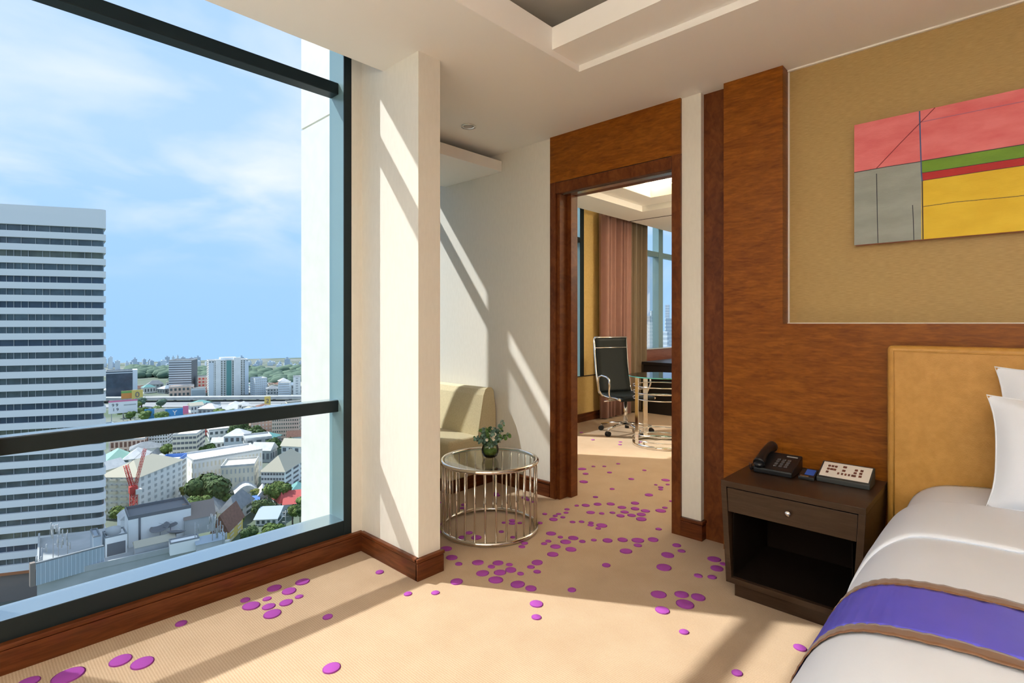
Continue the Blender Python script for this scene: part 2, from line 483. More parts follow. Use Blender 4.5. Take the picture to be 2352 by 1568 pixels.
# ------------------------------------------------------------------ windows
def window(name, x0, x1, yi, yo, z0, z1, mulls, bars, label, sill=True, fm='frame', sidem='mull_side'):
    """frame along X: yi inner face of frame, yo glass plane; mulls list of (x0,x1); bars list of (z0,z1)"""
    r = struct(thing(name, ((x0 + x1) / 2, yi, z0), label, None), None)
    if sill:
        B(x0, x1, yi, yi + .012, z0 - 0.085, z0).build('sill_face', M[fm], r, bevel=0.002)
        B(x0, x1, yi + .004, yo + .01, z0 - 0.03, z0 + .001).build('sill_top', M['sill'], r)
    for a, b in mulls:
        m_ = B(a, b, yi + .001, yo + .02, z0, z1).build('mullion', M[sidem], r)
        B(a - .001, b + .001, yi - .004, yi + .003, z0 - .08, z1).build('mullion_face', M[fm], m_)
    xs = sorted(mulls)
    edges = [x0] + [v for a, b in xs for v in (a, b)] + [x1]
    for z in bars:
        for i in range(0, len(edges) - 1, 2):
            if edges[i + 1] - edges[i] > .05:
                B(edges[i], edges[i + 1], yo - .085, yo + .0, z[0], z[1]).build('transom', M[fm], r, bevel=.004)
                if z[1] < 1: B(edges[i], edges[i + 1], yo - .078, yo - .012, z[1], z[1] + .002).build('transom_glint', M['sill'], r)  # light metal strip added for the sky's glint on the bar top
    zs = [z0] + [v for z in bars for v in z] + [z1]
    for i in range(0, len(edges) - 1, 2):
        for j in range(0, len(zs) - 1, 2):
            if edges[i + 1] - edges[i] > .05:
                MB().quad((edges[i], yo - .01, zs[j]), (edges[i + 1], yo - .01, zs[j]), (edges[i + 1], yo - .01, zs[j + 1]), (edges[i], yo - .01, zs[j + 1])).build('pane', M['pane'], r)
    B(x0, x1, yi + .02, yo + .02, z1, z1 + .06).build('head', M[fm], r)
    return r
BARS = [(0.796, 0.862), (2.600, 2.665)]
window('window_1', -2.2, 1.575, 2.742, 2.885, 0.19, 3.0, [(-1.0, -0.92), (0.035, 0.112), (1.53, 1.575)], BARS, 'tall dark framed window overlooking the city')
window('window_2', 2.06, 3.1, 4.165, 4.25, 0.19, 2.93, [(2.40, 2.485)], BARS, 'alcove window behind the sofa')
window('window_3', 3.62, 5.80, 4.165, 4.25, 0.60, 2.93, [(3.60, 3.66), (4.70, 4.78), (5.72, 5.80)], [(2.36, 2.43)], 'dark framed study window by the yellow wall', sill=False)
window('window_4', 7.0, 9.1, 4.165, 4.25, 0.90, 2.93, [(7.84, 7.98)], [(2.36, 2.44)], 'bright study window behind the curtains', sill=False, fm='mull_side')
# study window wall
sw = MB(); sw.box(3.27, 7.0, 4.16, 4.27, 0, 0.60); sw.box(3.27, 3.62, 4.16, 4.27, .60, TOP); sw.box(5.80, 7.0, 4.16, 4.27, .606, TOP)
sw.box(3.27, 9.1, 4.16, 4.27, 2.93, TOP)
struct(sw.build('wall_study_window', M['yellow_wall']), 'yellow papered wall of the study by the window')
struct(B(5.60, 7.0, 4.148, 4.16, .595, .606).build('trim_1', M['groove']))
struct(B(7.0, 9.1, 4.12, 4.27, 0, 0.90).build('wall_study_panel', M['rosewood']), 'reddish wood panelling below the study window')
struct(B(7.0, 9.1, 4.10, 4.27, 0.895, 0.91).build('trim_2', M['metal']))
baseboard('baseboard_study', 3.27, 7.0, 4.145, 4.16, 'x', 0.11)
# study ceiling with two stepped tray
sc_ = MB()
sc_.box(3.27, 9.1, 3.36, 3.80, CEIL, 2.8)
sc_.box(5.91, 9.1, 0.4, 3.36, CEIL, 2.8)
sc_.box(3.27, 3.6, 0.4, 3.36, CEIL, 2.8)
sc_.box(3.6, 5.91, 0.4, 0.7, CEIL, 2.8)
sc_.box(3.6, 5.58, 3.06, 3.36, 2.75, 2.87); sc_.box(5.58, 5.91, .7, 3.36, 2.75, 2.87); sc_.box(3.6, 5.58, .7, 1.0, 2.75, 2.87)
sc_.box(3.6, 3.8, 1.0, 3.06, 2.75, 2.87)
sc_.box(3.27, 9.1, 0.3, 3.9, 2.98, 3.03)
study_ceiling = struct(sc_.build('ceiling_study', M['ceil']), 'white stepped tray ceiling in the study')
struct(B(6.345, 6.36, 0.4, 3.80, CEIL - .004, CEIL + .002).build('trim_3', M['groove']))
# warm cove light strips lying on the inner shelf of the study tray
M['strip'] = emit('cove_strip_glow', (1.0, 0.84, 0.56), 30.0)
for (a, b, c, d) in [(3.62, 5.72, 3.10, 3.16), (3.62, 5.72, .84, .90), (5.62, 5.68, .92, 3.08), (3.70, 3.76, .92, 3.08)]:
    B(a, b, c, d, 2.872, 2.885).build('cove_strip', M['strip'], study_ceiling)
B(3.5, 6.0, .6, 3.45, 2.955, 2.979).build('cove_top', M['white_trim'], study_ceiling)
ld = bpy.data.lights.new('study_lamp', 'POINT'); ld.energy = 42; ld.color = (1.0, .86, .66); ld.shadow_soft_size = .2
lo = bpy.data.objects.new('study_lamp', ld); COL.objects.link(lo); lo.location = (5.9, 1.4, 2.2)
# unseen upward spots added behind the camera as fill light for the bedroom
for (lx, ly, lz, e_) in [(-1.7, 0.6, 1.4, 150), (-1.7, -0.8, 1.4, 240), (-1.0, -2.2, 1.4, 170)]:
    ld = bpy.data.lights.new('fill_spot', 'SPOT'); ld.shadow_soft_size = .14
    ld.spot_size = math.radians(155); ld.spot_blend = 0.5
    ld.energy = e_; ld.color = (1.0, .95, .88)
    lo = bpy.data.objects.new('fill_spot', ld); COL.objects.link(lo); lo.location = (lx, ly, lz)
    lo.rotation_euler = (math.pi, 0, 0)

# ------------------------------------------------------------------ soffit box in the alcove, with downlight
sf = struct(B(2.06, 3.1, 3.04, 3.755, 2.532, 2.618).build('ceiling_soffit', M['ceil'], bevel=.003), 'white dropped soffit box above the sofa')
dl = thing('downlight', (2.511, 2.789, CEIL), 'small chrome recessed downlight in the ceiling near the pier', 'downlight')
MB().lathe([(0.052, 0.0), (0.052, -0.004), (0.040, -0.004), (0.034, 0.0)], (2.511, 2.789, CEIL - .0005), 24).build('trim_ring', M['chrome2'], dl)
MB().lathe([(0.034, -0.003), (0.026, -0.0015), (0.012, -0.001)], (2.511, 2.789, CEIL), 20).build('reflector', M['metal'], dl)

# ------------------------------------------------------------------ wood wall panelling and door surround
wp = struct(thing('trim_wood_panel', (3.11, 1.0, 0), 'figured reddish wood wall panel behind nightstand and bed', None), None)
B(3.07, 3.165, 0.905, 1.222, 0, CEIL).build('panel_upright', M['wood'], wp, bevel=.001)
B(3.07, 3.165, -3.1, 0.905, 0, 1.298).build('panel_low', M['wood'], wp)
B(3.14, 3.165, 1.222, 1.369, 0, CEIL).build('panel_side', M['wood_v'], wp)
B(3.160, 3.1645, 0.897, 0.905, 1.298, CEIL).build('edge_strip', M['white_trim'], wp)
B(3.150, 3.1645, -3.1, 0.905, 1.298, 1.303).build('edge_strip', M['white_trim'], wp)
B(3.150, 3.1645, -3.1, 0.905, CEIL - .008, CEIL).build('edge_strip', M['white_trim'], wp)

dr = struct(thing('door_1', (3.15, 2.0, 0), 'reddish wood door surround with open doorway to the study', None), None)
B(3.082, 3.1, 1.491, 2.52, 2.338, CEIL).build('header_panel', M['wood'], dr, bevel=.001)
B(3.082, 3.27, 1.551, 2.465, 2.255, 2.333).build('head_casing', M['wood_v'], dr, bevel=.001)
B(3.088, 3.27, 1.491, 2.52, 2.33, 2.34).build('shadow_gap', M['groove'], dr)
B(3.082, 3.1, 2.467, 2.52, 0, 2.338).build('casing', M['wood_v'], dr, bevel=.001)
B(3.082, 3.1, 1.491, 1.549, 0, 2.338).build('casing', M['wood_v'], dr, bevel=.001)
B(3.1, 3.27, 2.44, 2.52, 0, 2.255).build('jamb', M['wood_v'], dr)
B(3.1, 3.27, 1.491, 1.551, 0, 2.255).build('jamb', M['wood_v'], dr)
B(3.19, 3.27, 2.405, 2.44, 0, 2.255).build('door_stop', M['wood_v'], dr, bevel=.001)
B(3.12, 3.175, 1.551, 2.44, 2.247, 2.256).build('closer_track', M['metal'], dr)
struct(B(3.1, 3.27, 1.491, 2.52, 2.34, TOP).build('wall_header', M['cream']))

# ------------------------------------------------------------------ carpet dots
Z1 = [(1225,20,65),(1430,72,38),(1310,130,38),(1695,115,62),(1815,8,60),(1780,60,40),(1780,75,35),(1745,42,25),(1830,40,30),
(1240,190,60),(1325,182,60),(1175,192,35),(1420,180,60),(1500,205,62),(1595,174,62),(1595,214,65),(1670,230,65),(1810,207,40),(1780,229,75),(1855,160,30),
(1105,219,40),(1098,243,38),(1045,252,38),(945,252,38),(1020,266,38),(1075,276,38),(1007,291,65),(1275,241,62),(1355,248,42),(1432,243,42),(1520,238,60),(1490,265,62),(1570,262,62),(1640,255,68),(1640,289,78),(910,317,42),(1145,310,42),(1210,308,42),(1278,316,42),(1275,333,45),(1355,335,80),(1330,356,42),(1765,361,45),
(990,393,72),(1057,419,42),(1150,425,75),(970,448,45),(940,466,45),(1095,453,78),(1215,450,50),(1298,440,42),(1397,443,75),(1505,438,75),(1615,442,90),(1725,437,80),(1615,478,60),(1895,478,65),(1930,519,55),(1022,487,75),(1133,507,80),(1530,520,90),(1830,548,95),(1002,543,82),(235,502,85),(275,566,85),(325,612,55),(463,602,85),(608,605,80),(560,632,55),(690,617,50),(890,602,85),(845,634,55),(890,668,55),(497,679,95),(622,674,90),(700,655,85),(770,682,52),(592,727,108),(750,759,108),(845,788,85),(310,740,95),(1388,621,65),(1803,637,112),(2165,578,95),(2185,644,95),(2230,612,50),(2050,697,62),(2150,707,65),(1140,799,65),(885,900,102),(885,996,75),(157,820,62),(1765,832,112),(1930,832,102),(2050,852,105),(1955,902,132),(1792,946,108),(1948,1102,72),(2330,1398,80),
(400,388,55),(452,422,80),(347,420,50),(632,380,40),(710,300,50),(710,320,50),(650,315,35),(765,317,35),(590,105,50),(600,118,50),(780,488,50),(800,463,50),(715,420,40),(185,330,40),(190,380,40),(180,170,40),(365,185,50),(350,210,40),(800,135,45),(830,150,45),(870,165,40)]
Z2 = [(65,1018,105),(660,800,90),(930,690,130),(715,855,160),(863,790,80),(878,862,120),(912,930,165),(1040,825,125),(1067,718,135),(1192,632,130),(1160,770,75),(1425,957,95),(1462,1433,170)]
Z3 = [(75,1408,58),(250,1418,45),(202,1460,55),(140,1520,58)]
ZD = [(937,1364,20),(872,1314,20),(277,1517,48),(327,1523,50),(157,1552,66),(67,1566,42),(1337,1077,20),(1363,1071,9),(1388,1071,9),(1345,1088,14),(1400,1085,12),(1450,1100,14),(1480,1080,10),(1420,1065,9),(1335,993,9),(1362,1010,9),(1425,1015,9),(1424,1021,9),(1470,1015,9)]
dots = [(950 + x / 3.136, 1100 + y / 3.136, w / 3.136) for x, y, w in Z1] + [(400 + x / 4.0413, 1180 + y / 4.0413, w / 4.0413) for x, y, w in Z2] + [(1800 + x / 1.989, 780 + y / 1.989, w / 1.989) for x, y, w in Z3] + ZD
dm = MB().lathe([(1.0, 0.0), (1.0, 0.0025), (0.9, 0.004), (0.0, 0.0045)], (0, 0, 0), 20)
dot0 = dm.build('carpet_dot', M['dot'], floor, local=True)
first = True
for px, py, w in dots:
    p = on_z(px, py, 0.0)
    dep = p.x * FW.x + p.y * FW.y
    r = max(0.010, min(0.052, w * dep / FPX / 2))
    o = dot0
    if not first:
        o = dot0.copy(); COL.objects.link(o)
    first = False
    o.parent = floor
    o.location = (p.x, p.y, 0.0)
    o.scale = (r, r * 0.93, 1)
    o.rotation_euler.z = random.uniform(0, 3)

# ------------------------------------------------------------------ bed
HB = thing('headboard', (3.02, -0.5, 0), 'gold leather upholstered headboard standing behind the bed', 'headboard')
B(2.985, 3.069, -1.45, 0.433, 0.05, 1.198).build('upholstery', M['leather'], HB, bevel=.022, seg=4)
MB().tube([(2.986, 0.405, .3), (2.984, 0.405, 1.172), (2.984, -1.42, 1.172)], .004, 6).build('piping', M['leather'], HB)

bed = thing('bed', (2.0, -0.5, 0), 'large bed with white mattress beside the nightstand', 'bed')
B(0.98, 2.97, -1.36, 0.34, 0.0, 0.24).build('bed_base', M['dark_wood'], bed, bevel=.01)
mt = MB()
mt.box(0.96, 2.975, -1.37, 0.30, 0.24, 0.575)
mt.build('mattress', M['linen'], bed, bevel=.055, seg=5)

def prof_pt(s, lift, x):
    """cross-section of the bedding over the bed's window side: s 0 = low hem, 1 = far side"""
    pts = [(0.405, 0.14), (0.402, 0.24), (0.395, 0.34), (0.375, 0.44), (0.335, 0.525), (0.27, 0.578), (0.17, 0.604), (0.0, 0.614), (-0.35, 0.618), (-0.7, 0.618), (-1.2, 0.604), (-1.36, 0.55), (-1.42, 0.42), (-1.43, 0.14)]
    n = len(pts) - 1
    a = s * n
    i = min(int(a), n - 1); t = a - i
    def cat(k):
        p0, p1, p2, p3 = (pts[max(i - 1, 0)][k], pts[i][k], pts[i + 1][k], pts[min(i + 2, n)][k])
        return 0.5 * ((2 * p1) + (-p0 + p2) * t + (2 * p0 - 5 * p1 + 4 * p2 - p3) * t * t + (-p0 + 3 * p1 - 3 * p2 + p3) * t ** 3)
    y, z = cat(0), cat(1)
    d = 1e-3
    w = mnoise.noise(Vector((x * 2.3, y * 3.0, z * 3.0))) * .006 + mnoise.noise(Vector((x * 7, y * 9, z * 9))) * .0022
    # offset outwards: sideways on the drop, upwards on top
    k = max(0.0, min(1.0, (z - 0.35) / 0.24))
    side = 1 if y > -0.5 else -1
    return Vector((x, y + side * (lift + w) * (1 - k), z + (lift + w) * k))
def bedding(x0, x1, lift, s0, s1, nu, nv, flare=0.0):
    def fn(u, v):
        x = x0 + (x1 - x0) * u
        p = prof_pt(s0 + (s1 - s0) * v, lift, x)
        return p
    return MB().grid(fn, nu, nv)
dv = thing('duvet', (1.7, -0.5, 0.2), 'white duvet spread over the bed, hanging down its side', 'duvet')
bedding(0.94, 2.36, 0.006, 0.0, 1.0, 60, 90).build('cover', M['linen'], dv, solid=.012)
fold = MB()
def ff(u, v):
    x = 2.16 + 0.44 * u
    s = 0.16 + 0.8 * v
    # folded-back band: edge runs diagonally down the side
    x -= max(0.0, 0.30 - v) * 0.55 * (1 - u) - max(0, .14 - v) * .0
    e = math.sin(math.pi * min(1, max(0, u)))
    return prof_pt(s, 0.016 + 0.010 * e ** .4, x)
fold.grid(ff, 30, 90)
fold.build('turned_down_edge', M['linen'], dv, solid=.010)
# fitted sheet bulging at the head end
sh = MB()
sh.grid(lambda u, v: prof_pt(0.30 + 0.62 * v, 0.004 - .0 * u, 2.5 + 0.465 * u) + Vector((0, -0.012, 0.0)), 14, 70)
sh.build('sheet', M['linen'], bed, solid=.006)

rn = thing('bed_runner', (1.58, -0.5, 0.3), 'purple satin bed runner with brown borders lying across the white duvet', 'bed runner')
def strip(x0, x1, lift, name, m, nu):
    g = MB()
    def fn(u, v):
        x = x0 + (x1 - x0) * u
        p = prof_pt(0.04 + 0.93 * v, lift + .0012 * math.sin(v * 260 + u * 3), x + .004 * math.sin(v * 23))
        return p
    g.grid(fn, nu, 130)
    return g.build(name, m, rn, solid=.003)
strip(1.452, 1.705, 0.0205, 'satin_panel', M['satin'], 16)
strip(1.703, 1.745, 0.022, 'border', M['brown_satin'], 4)
strip(1.412, 1.454, 0.022, 'border', M['brown_satin'], 4)

# pillows: cushion shape leaning on the headboard
def pillow(name, c, w, h, t, lean, label, rz=0.0):
    g = MB()
    n = 16
    def surf(sgn):
        def fn(u, v):
            a, b = 2 * u - 1, 2 * v - 1
            # pinched corners with pointed tips
            k = 1 - 0.10 * (1 - abs(a) ** 3) * (abs(b) ** 2) * 0.8
            k2 = 1 - 0.10 * (1 - abs(b) ** 3) * (abs(a) ** 2) * 0.8
            th = t * (max(0, (1 - a * a) * (1 - b * b))) ** 0.42
            wr = mnoise.noise(Vector((a * 2.2 + c[1], b * 2.2 + c[2], sgn))) * 0.012 * (1 - a * a) * (1 - b * b)
            p = Vector((-sgn * (th / 2 + wr), a * w / 2 * k2, b * h / 2 * k))
            p = Matrix.Rotation(lean, 3, 'Y') @ p
            p = Matrix.Rotation(rz, 3, 'Z') @ p
            return p + Vector(c)
        return fn
    g.grid(surf(1), n, n); g.grid(surf(-1), n, n)
    r = thing(name, (c[0], c[1], c[2] - h / 2), label, 'pillow', 'pillows on the bed')
    o = g.build('pillow_case', M['linen'], r, subd=1)
    # welt along the rim
    rim = []
    for k in range(4 * 12):
        q = k / 12
        e = int(q); f_ = (q - e) * 2 - 1
        a, b = [(f_, -1), (1, f_), (-f_, 1), (-1, -f_)][e]
        kk = 1 - 0.10 * (1 - abs(a) ** 3) * (abs(b) ** 2) * 0.8
        kk2 = 1 - 0.10 * (1 - abs(b) ** 3) * (abs(a) ** 2) * 0.8
        p = Vector((0, a * w / 2 * kk2, b * h / 2 * kk))
        p = Matrix.Rotation(rz, 3, 'Z') @ (Matrix.Rotation(lean, 3, 'Y') @ p) + Vector(c)
        rim.append(p)
    MB().tube(rim, .0028, 6, closed=True).build('welt', M['linen'], r)
    return r
pillow('pillow', (2.69, -0.27, 0.822), 0.70, 0.42, 0.15, 0.28, 'white pillow standing in front on the bed')
pillow('pillow', (2.89, -0.30, 0.885), 0.72, 0.48, 0.10, 0.10, 'white pillow behind, against the gold headboard', 0.02)

# ------------------------------------------------------------------ nightstand
NSX0, NSX1, NY0, NY1, NZ = 2.555, 3.066, 0.44, 1.03, 0.548
ns = thing('nightstand', (2.81, 0.735, 0), 'dark brown wooden nightstand with one drawer and an open shelf', 'nightstand')
tp = 0.026
def taper_y(y0, y1, z):
    k = tp * (1 - (z - 0.05) / (NZ - 0.05))
    return y0 + k, y1 - k
def slab(y0b, y0t, y1b, y1t, x0, x1, z0, z1):
    v = [(x0, y0b, z0), (x1, y0b, z0), (x0, y1b, z0), (x1, y1b, z0), (x0, y0t, z1), (x1, y0t, z1), (x0, y1t, z1), (x1, y1t, z1)]
    return MB().add(v, [(0, 2, 3, 1), (4, 5, 7, 6), (0, 1, 5, 4), (2, 6, 7, 3), (0, 4, 6, 2), (1, 3, 7, 5)])
B(NSX0, NSX1, NY0, NY1, NZ - .028, NZ).build('top', M['dark_wood'], ns, bevel=.0015)
a0, a1 = taper_y(NY0, NY1, 0.07); t0, t1 = NY0, NY1
slab(a0, t0, a0 + .026, t0 + .026, NSX0, NSX1, .068, NZ - .028).build('side_panel', M['dark_wood'], ns, bevel=.001)
slab(a1 - .026, t1 - .026, a1, t1, NSX0, NSX1, .068, NZ - .028).build('side_panel', M['dark_wood'], ns, bevel=.001)
B(NSX0, NSX1, a0 + .026, a1 - .026, .068, .094).build('bottom_shelf', M['dark_wood'], ns, bevel=.001)
B(NSX0 + .022, NSX1 - .016, a0 + .026, a1 - .026, .094, .0955).build('shelf_shade', M['ns_shade'], ns)  # thin dark sheets here and below put shade inside the open shelf
B(NSX0 + .022, NSX1 - .016, a1 - .0275, a1 - .026, .0955, .39).build('side_shade', M['ns_shade'], ns)
B(NSX0 + .022, NSX1 - .016, a0 + .026, a0 + .0275, .0955, .39).build('side_shade', M['ns_shade'], ns)
B(NSX1 - .016, NSX1, a0 + .02, a1 - .02, .094, NZ - .028).build('back_panel', M['ns_shade'], ns)
B(NSX0 + .03, NSX1 - .016, a0 + .03, a1 - .03, .398, .406).build('divider', M['ns_shade'], ns)
B(NSX0 + .03, NSX1 - .02, a0 + .03, a1 - .03, 0, .068).build('plinth', M['dark_wood'], ns)
dw = slab(NY0 + .034, NY0 + .029, NY1 - .034, NY1 - .029, NSX0 + .004, NSX0 + .024, .404, NZ - .033).build('drawer_front', M['dark_wood'], ns, bevel=.001)
kn = MB()
def knob(cx, cy, cz):
    prof = [(0.006, 0), (0.006, .012), (.0115, .016), (.0125, .022), (.0115, .027), (.0, .029)]
    k = MB().lathe(prof, (0, 0, 0), 20)
    k.v = [(cx - z, cy + x, cz + y) for x, y, z in k.v]
    return k
knob(NSX0 + .004, 0.728, 0.462).build('knob', M['chrome2'], dw)

# ------------------------------------------------------------------ telephone on the nightstand
def wedge(x0, x1, y0, y1, z0, zf, zb):
    v = [(x0, y0, z0), (x1, y0, z0), (x0, y1, z0), (x1, y1, z0), (x0, y0, zf), (x1, y0, zb), (x0, y1, zf), (x1, y1, zb)]
    return MB().add(v, [(0, 2, 3, 1), (4, 5, 7, 6), (0, 1, 5, 4), (2, 6, 7, 3), (0, 4, 6, 2), (1, 3, 7, 5)])
tz = NZ + .001
ph = thing('telephone', (2.9, 0.87, NZ), 'black desk telephone with corded handset on the nightstand', 'telephone')
px0, px1, py0, py1 = 2.80, 2.985, 0.785, 0.965
def zt(x): return tz + .028 + (x - px0) / (px1 - px0) * .048
wedge(px0, px1, py0, py1, tz, tz + .026, tz + .076).build('body', M['black'], ph, bevel=.006)
MB().box(px0 + .001, px0 + .004, py0 + .01, py1 - .01, tz + .023, tz + .0265).build('front_edge', M['grey_pl'], ph)
for i in range(4):
    for j in range(3):
        x = px0 + .045 + i * .022; y = 0.875 - j * .024
        z = zt(x)
        wedge(x - .006, x + .006, y - .007, y + .007, z - .002, z + .001, z + .0045).build('key', M['keys'], ph)
x = px1 - .03; z = zt(x)
wedge(x - .004, x + .004, 0.80, 0.85, z - .002, z + .0008, z + .0028).build('name_strip', M['label_grey'], ph)
# handset lying along the left side
hp = []
for k in range(13):
    u = k / 12
    x = px0 + .004 + u * .20
    z = zt(x) + .016 + .020 * math.sin(math.pi * u)
    hp.append((x, 0.938, z))
hr = [.020 + .009 * abs(2 * (k / 12) - 1) ** 2 for k in range(13)]
MB().tube(hp, hr, 12).build('handset', M['black'], ph)
MB().ball((px0 + .012, .938, zt(px0) + .012), .027, (1, 1, .7), 14, 9).build('mouthpiece', M['black'], ph)
MB().ball((px1 + .012, .938, zt(px1) + .012), .027, (1, 1, .7), 14, 9).build('earpiece', M['black'], ph)
co = []
for k in range(150):
    u = k / 149
    x = px0 + .01 - .02 * math.sin(math.pi * u) ; y = 0.955 + .018 * u
    cx_ = px0 - .004 + u * .16; cy_ = 0.978 + .006 * math.sin(u * 5)
    a = u * 2 * math.pi * 22
    co.append((cx_, cy_ + .006 * math.cos(a), tz + .008 + .006 * math.sin(a) + max(0, .03 * (.15 - u) / .15)))
MB().tube(co, .0016, 5).build('coiled_cord', M['black'], ph)
# small box with blue card
cb = thing('note_box', (2.86, 0.735, NZ), 'small black holder with a blue card beside the telephone', 'card holder')
wedge(2.825, 2.905, 0.695, 0.765, tz, tz + .014, tz + .034).build('holder', M['black'], cb, bevel=.003)
wedge(2.850, 2.900, 0.703, 0.742, tz + .0195, tz + .0225, tz + .0355).build('card', M['blue_card'], cb)
wedge(2.828, 2.838, 0.72, 0.755, tz + .014, tz + .017, tz + .019).build('clip', M['metal'], cb)

# ------------------------------------------------------------------ bedside control console
cn = thing('control_console', (2.9, 0.58, NZ), 'bedside control panel with white face and brown buttons on the nightstand', 'control panel')
cx0, cx1, cy0, cy1 = 2.845, 2.975, 0.475, 0.690
wedge(cx0, cx1, cy0, cy1, tz, tz + .022, tz + .075).build('housing', M['grey_pl'], cn, bevel=.003)
def cz(x): return tz + .022 + (x - cx0) / (cx1 - cx0) * .053
def plate(xa, xb, ya, yb, h):
    return MB().add([(xa, ya, cz(xa) - .002), (xb, ya, cz(xb) - .002), (xa, yb, cz(xa) - .002), (xb, yb, cz(xb) - .002), (xa, ya, cz(xa) + h), (xb, ya, cz(xb) + h), (xa, yb, cz(xa) + h), (xb, yb, cz(xb) + h)],
                    [(0, 2, 3, 1), (4, 5, 7, 6), (0, 1, 5, 4), (2, 6, 7, 3), (0, 4, 6, 2), (1, 3, 7, 5)])
plate(cx0 + .014, cx1 - .010, cy0 + .008, cy1 - .008, .0015).build('face_plate', M['console_white'], cn)
btn = []
for (u, v, w_) in [(.10, .72, .05), (.10, .5, .05), (.10, .28, .05), (.17, .72, .05), (.17, .5, .06), (.24, .72, .05), (.235, .5, .05),
                   (.33, .28, .035), (.41, .28, .035), (.48, .28, .035), (.55, .28, .035), (.62, .28, .04),
                   (.42, .78, .07), (.42, .52, .06), (.66, .68, .055), (.655, .48, .055), (.66, .28, .055), (.77, .70, .055), (.765, .50, .055), (.77, .30, .055)]:
    yc = cy1 - .008 - u * (cy1 - cy0 - .016) - .008
    xc = cx0 + .014 + v * (cx1 - cx0 - .024)
    hw = w_ * (cy1 - cy0) / 2
    plate(xc - .0062, xc + .0062, yc - hw, yc + hw, .0035).build('button', M['console_btn'], cn)

# ------------------------------------------------------------------ painting
pt = thing('painting', (3.12, -0.2, 1.69), 'abstract canvas of pink, grey, green, red and yellow fields on the gold wall', 'painting')
PY1, PY0, PZ0, PZ1, PX = 0.586, -1.05, 1.69, 2.29, 3.118
B(PX, 3.162, PY0, PY1, PZ0, PZ1).build('canvas', mat('canvas_edge', (0.45, 0.20, 0.17), .7), pt)
def paint(n, c, c2):
    return mat('paint_' + n, c, .55, col2=c2, scale=7, stretch=(1, 1, 2.5), detail=6, bump=.2, bscale=60)
pk = paint('pink', (0.66, 0.125, 0.135), (0.74, 0.19, 0.20)); gy = paint('grey', (0.26, 0.29, 0.26), (0.31, 0.34, 0.31))
gn = paint('green', (0.115, 0.25, 0.008), (0.15, 0.30, 0.012)); rd = paint('red', (0.40, 0.006, 0.008), (0.48, 0.012, 0.012))
yw = paint('yellow', (0.70, 0.46, 0.008), (0.77, 0.53, 0.02)); ik = mat('paint_ink', (0.02, 0.02, 0.035), .6)
bl = mat('paint_blue', (0.06, 0.10, 0.24), .6); mr = mat('paint_maroon', (0.22, 0.02, 0.03), .6); ma = mat('paint_mauve', (0.40, 0.14, 0.22), .6)
def field(n, y0, y1, z0, z1, m):
    B(PX - .002, PX, y0, y1, z0, z1).build(n, m, pt)
field('pink_field', PY0, PY1, 2.054, PZ1, pk)
field('grey_field', 0.318, PY1, PZ0, 2.054, gy)
field('green_stripe', PY0, 0.318, 1.999, 2.054, gn)
field('red_stripe', PY0, 0.318, 1.964, 1.999, rd)
field('yellow_field', PY0, 0.318, PZ0, 1.964, yw)
def stroke(n, pts, w, m):
    g = MB()
    for (ya, za), (yb, zb) in zip(pts[:-1], pts[1:]):
        d = Vector((yb - ya, zb - za)); d.normalize(); q = Vector((-d.y, d.x)) * w / 2
        v = [(X, ya + s_ * q.x, za + s_ * q.y) for X in (PX - .0032, PX - .0015) for s_ in (-1, 1)] + [(X, yb + s_ * q.x, zb + s_ * q.y) for X in (PX - .0032, PX - .0015) for s_ in (-1, 1)]
        g.add(v, [(0, 1, 5, 4), (2, 6, 7, 3), (0, 4, 6, 2), (1, 3, 7, 5), (0, 2, 3, 1), (4, 5, 7, 6)])
    g.build(n, m, pt)
stroke('blue_line', [(0.325, PZ1), (0.322, 2.15), (0.318, 2.0), (0.315, 1.96)], .005, bl)
stroke('ink_line', [(0.315, 1.96), (0.312, PZ0)], .004, ik)
stroke('ink_line', [(PY1, 2.053), (0.45, 2.055), (0.318, 2.053)], .003, ik)
stroke('ink_line', [(0.318, 2.055), (-.3, 2.052), (PY0, 2.054)], .003, ik)
stroke('ink_line', [(0.318, 1.999), (-.3, 1.998), (PY0, 2.0)], .002, ik)
stroke('ink_line', [(0.318, 1.963), (0.1, 1.965), (PY0, 1.963)], .002, ik)
stroke('ink_line', [(0.311, 1.842), (0.2, 1.845), (0, 1.838), (PY0, 1.842)], .002, ik)
stroke('ink_line', [(0.493, 2.03), (0.49, 1.85), (0.487, PZ0)], .003, ik)
stroke('ink_line', [(0.351, 1.855), (0.348, 1.77), (0.346, PZ0)], .003, ik)
stroke('maroon_line', [(0.493, 2.056), (0.40, 2.155), (0.268, PZ1)], .0035, mr)
stroke('mauve_line', [(0.319, 2.237), (0.0, 2.235), (PY0, 2.235)], .003, ma)

# ------------------------------------------------------------------ round coffee table
TC = Vector((2.372, 2.435, 0)); TR = 0.300; TZ = 0.432
ct = thing('coffee_table', TC, 'round chrome wire coffee table with glass top by the sofa', 'coffee table')
def circ(c, r, z, n=64): return [(c.x + r * math.cos(2 * math.pi * k / n), c.y + r * math.sin(2 * math.pi * k / n), z) for k in range(n)]
MB().tube(circ(TC, TR, TZ), .0135, 10, closed=True).build('top_ring', M['chrome'], ct)
MB().tube(circ(TC, TR, .0135), .0135, 10, closed=True).build('bottom_ring', M['chrome'], ct)
rod = None
for k in range(30):
    a = math.radians(12 * k + 5)
    p = TC + Vector((math.cos(a) * TR, math.sin(a) * TR, 0))
    if rod is None:
        rod = MB().tube([(0, 0, .012), (0, 0, TZ)], .0058, 8).build('rod', M['chrome'], ct, local=True)
        o = rod
    else:
        o = rod.copy(); COL.objects.link(o)
    o.parent = ct
    o.location = (p.x - TC.x, p.y - TC.y, 0)
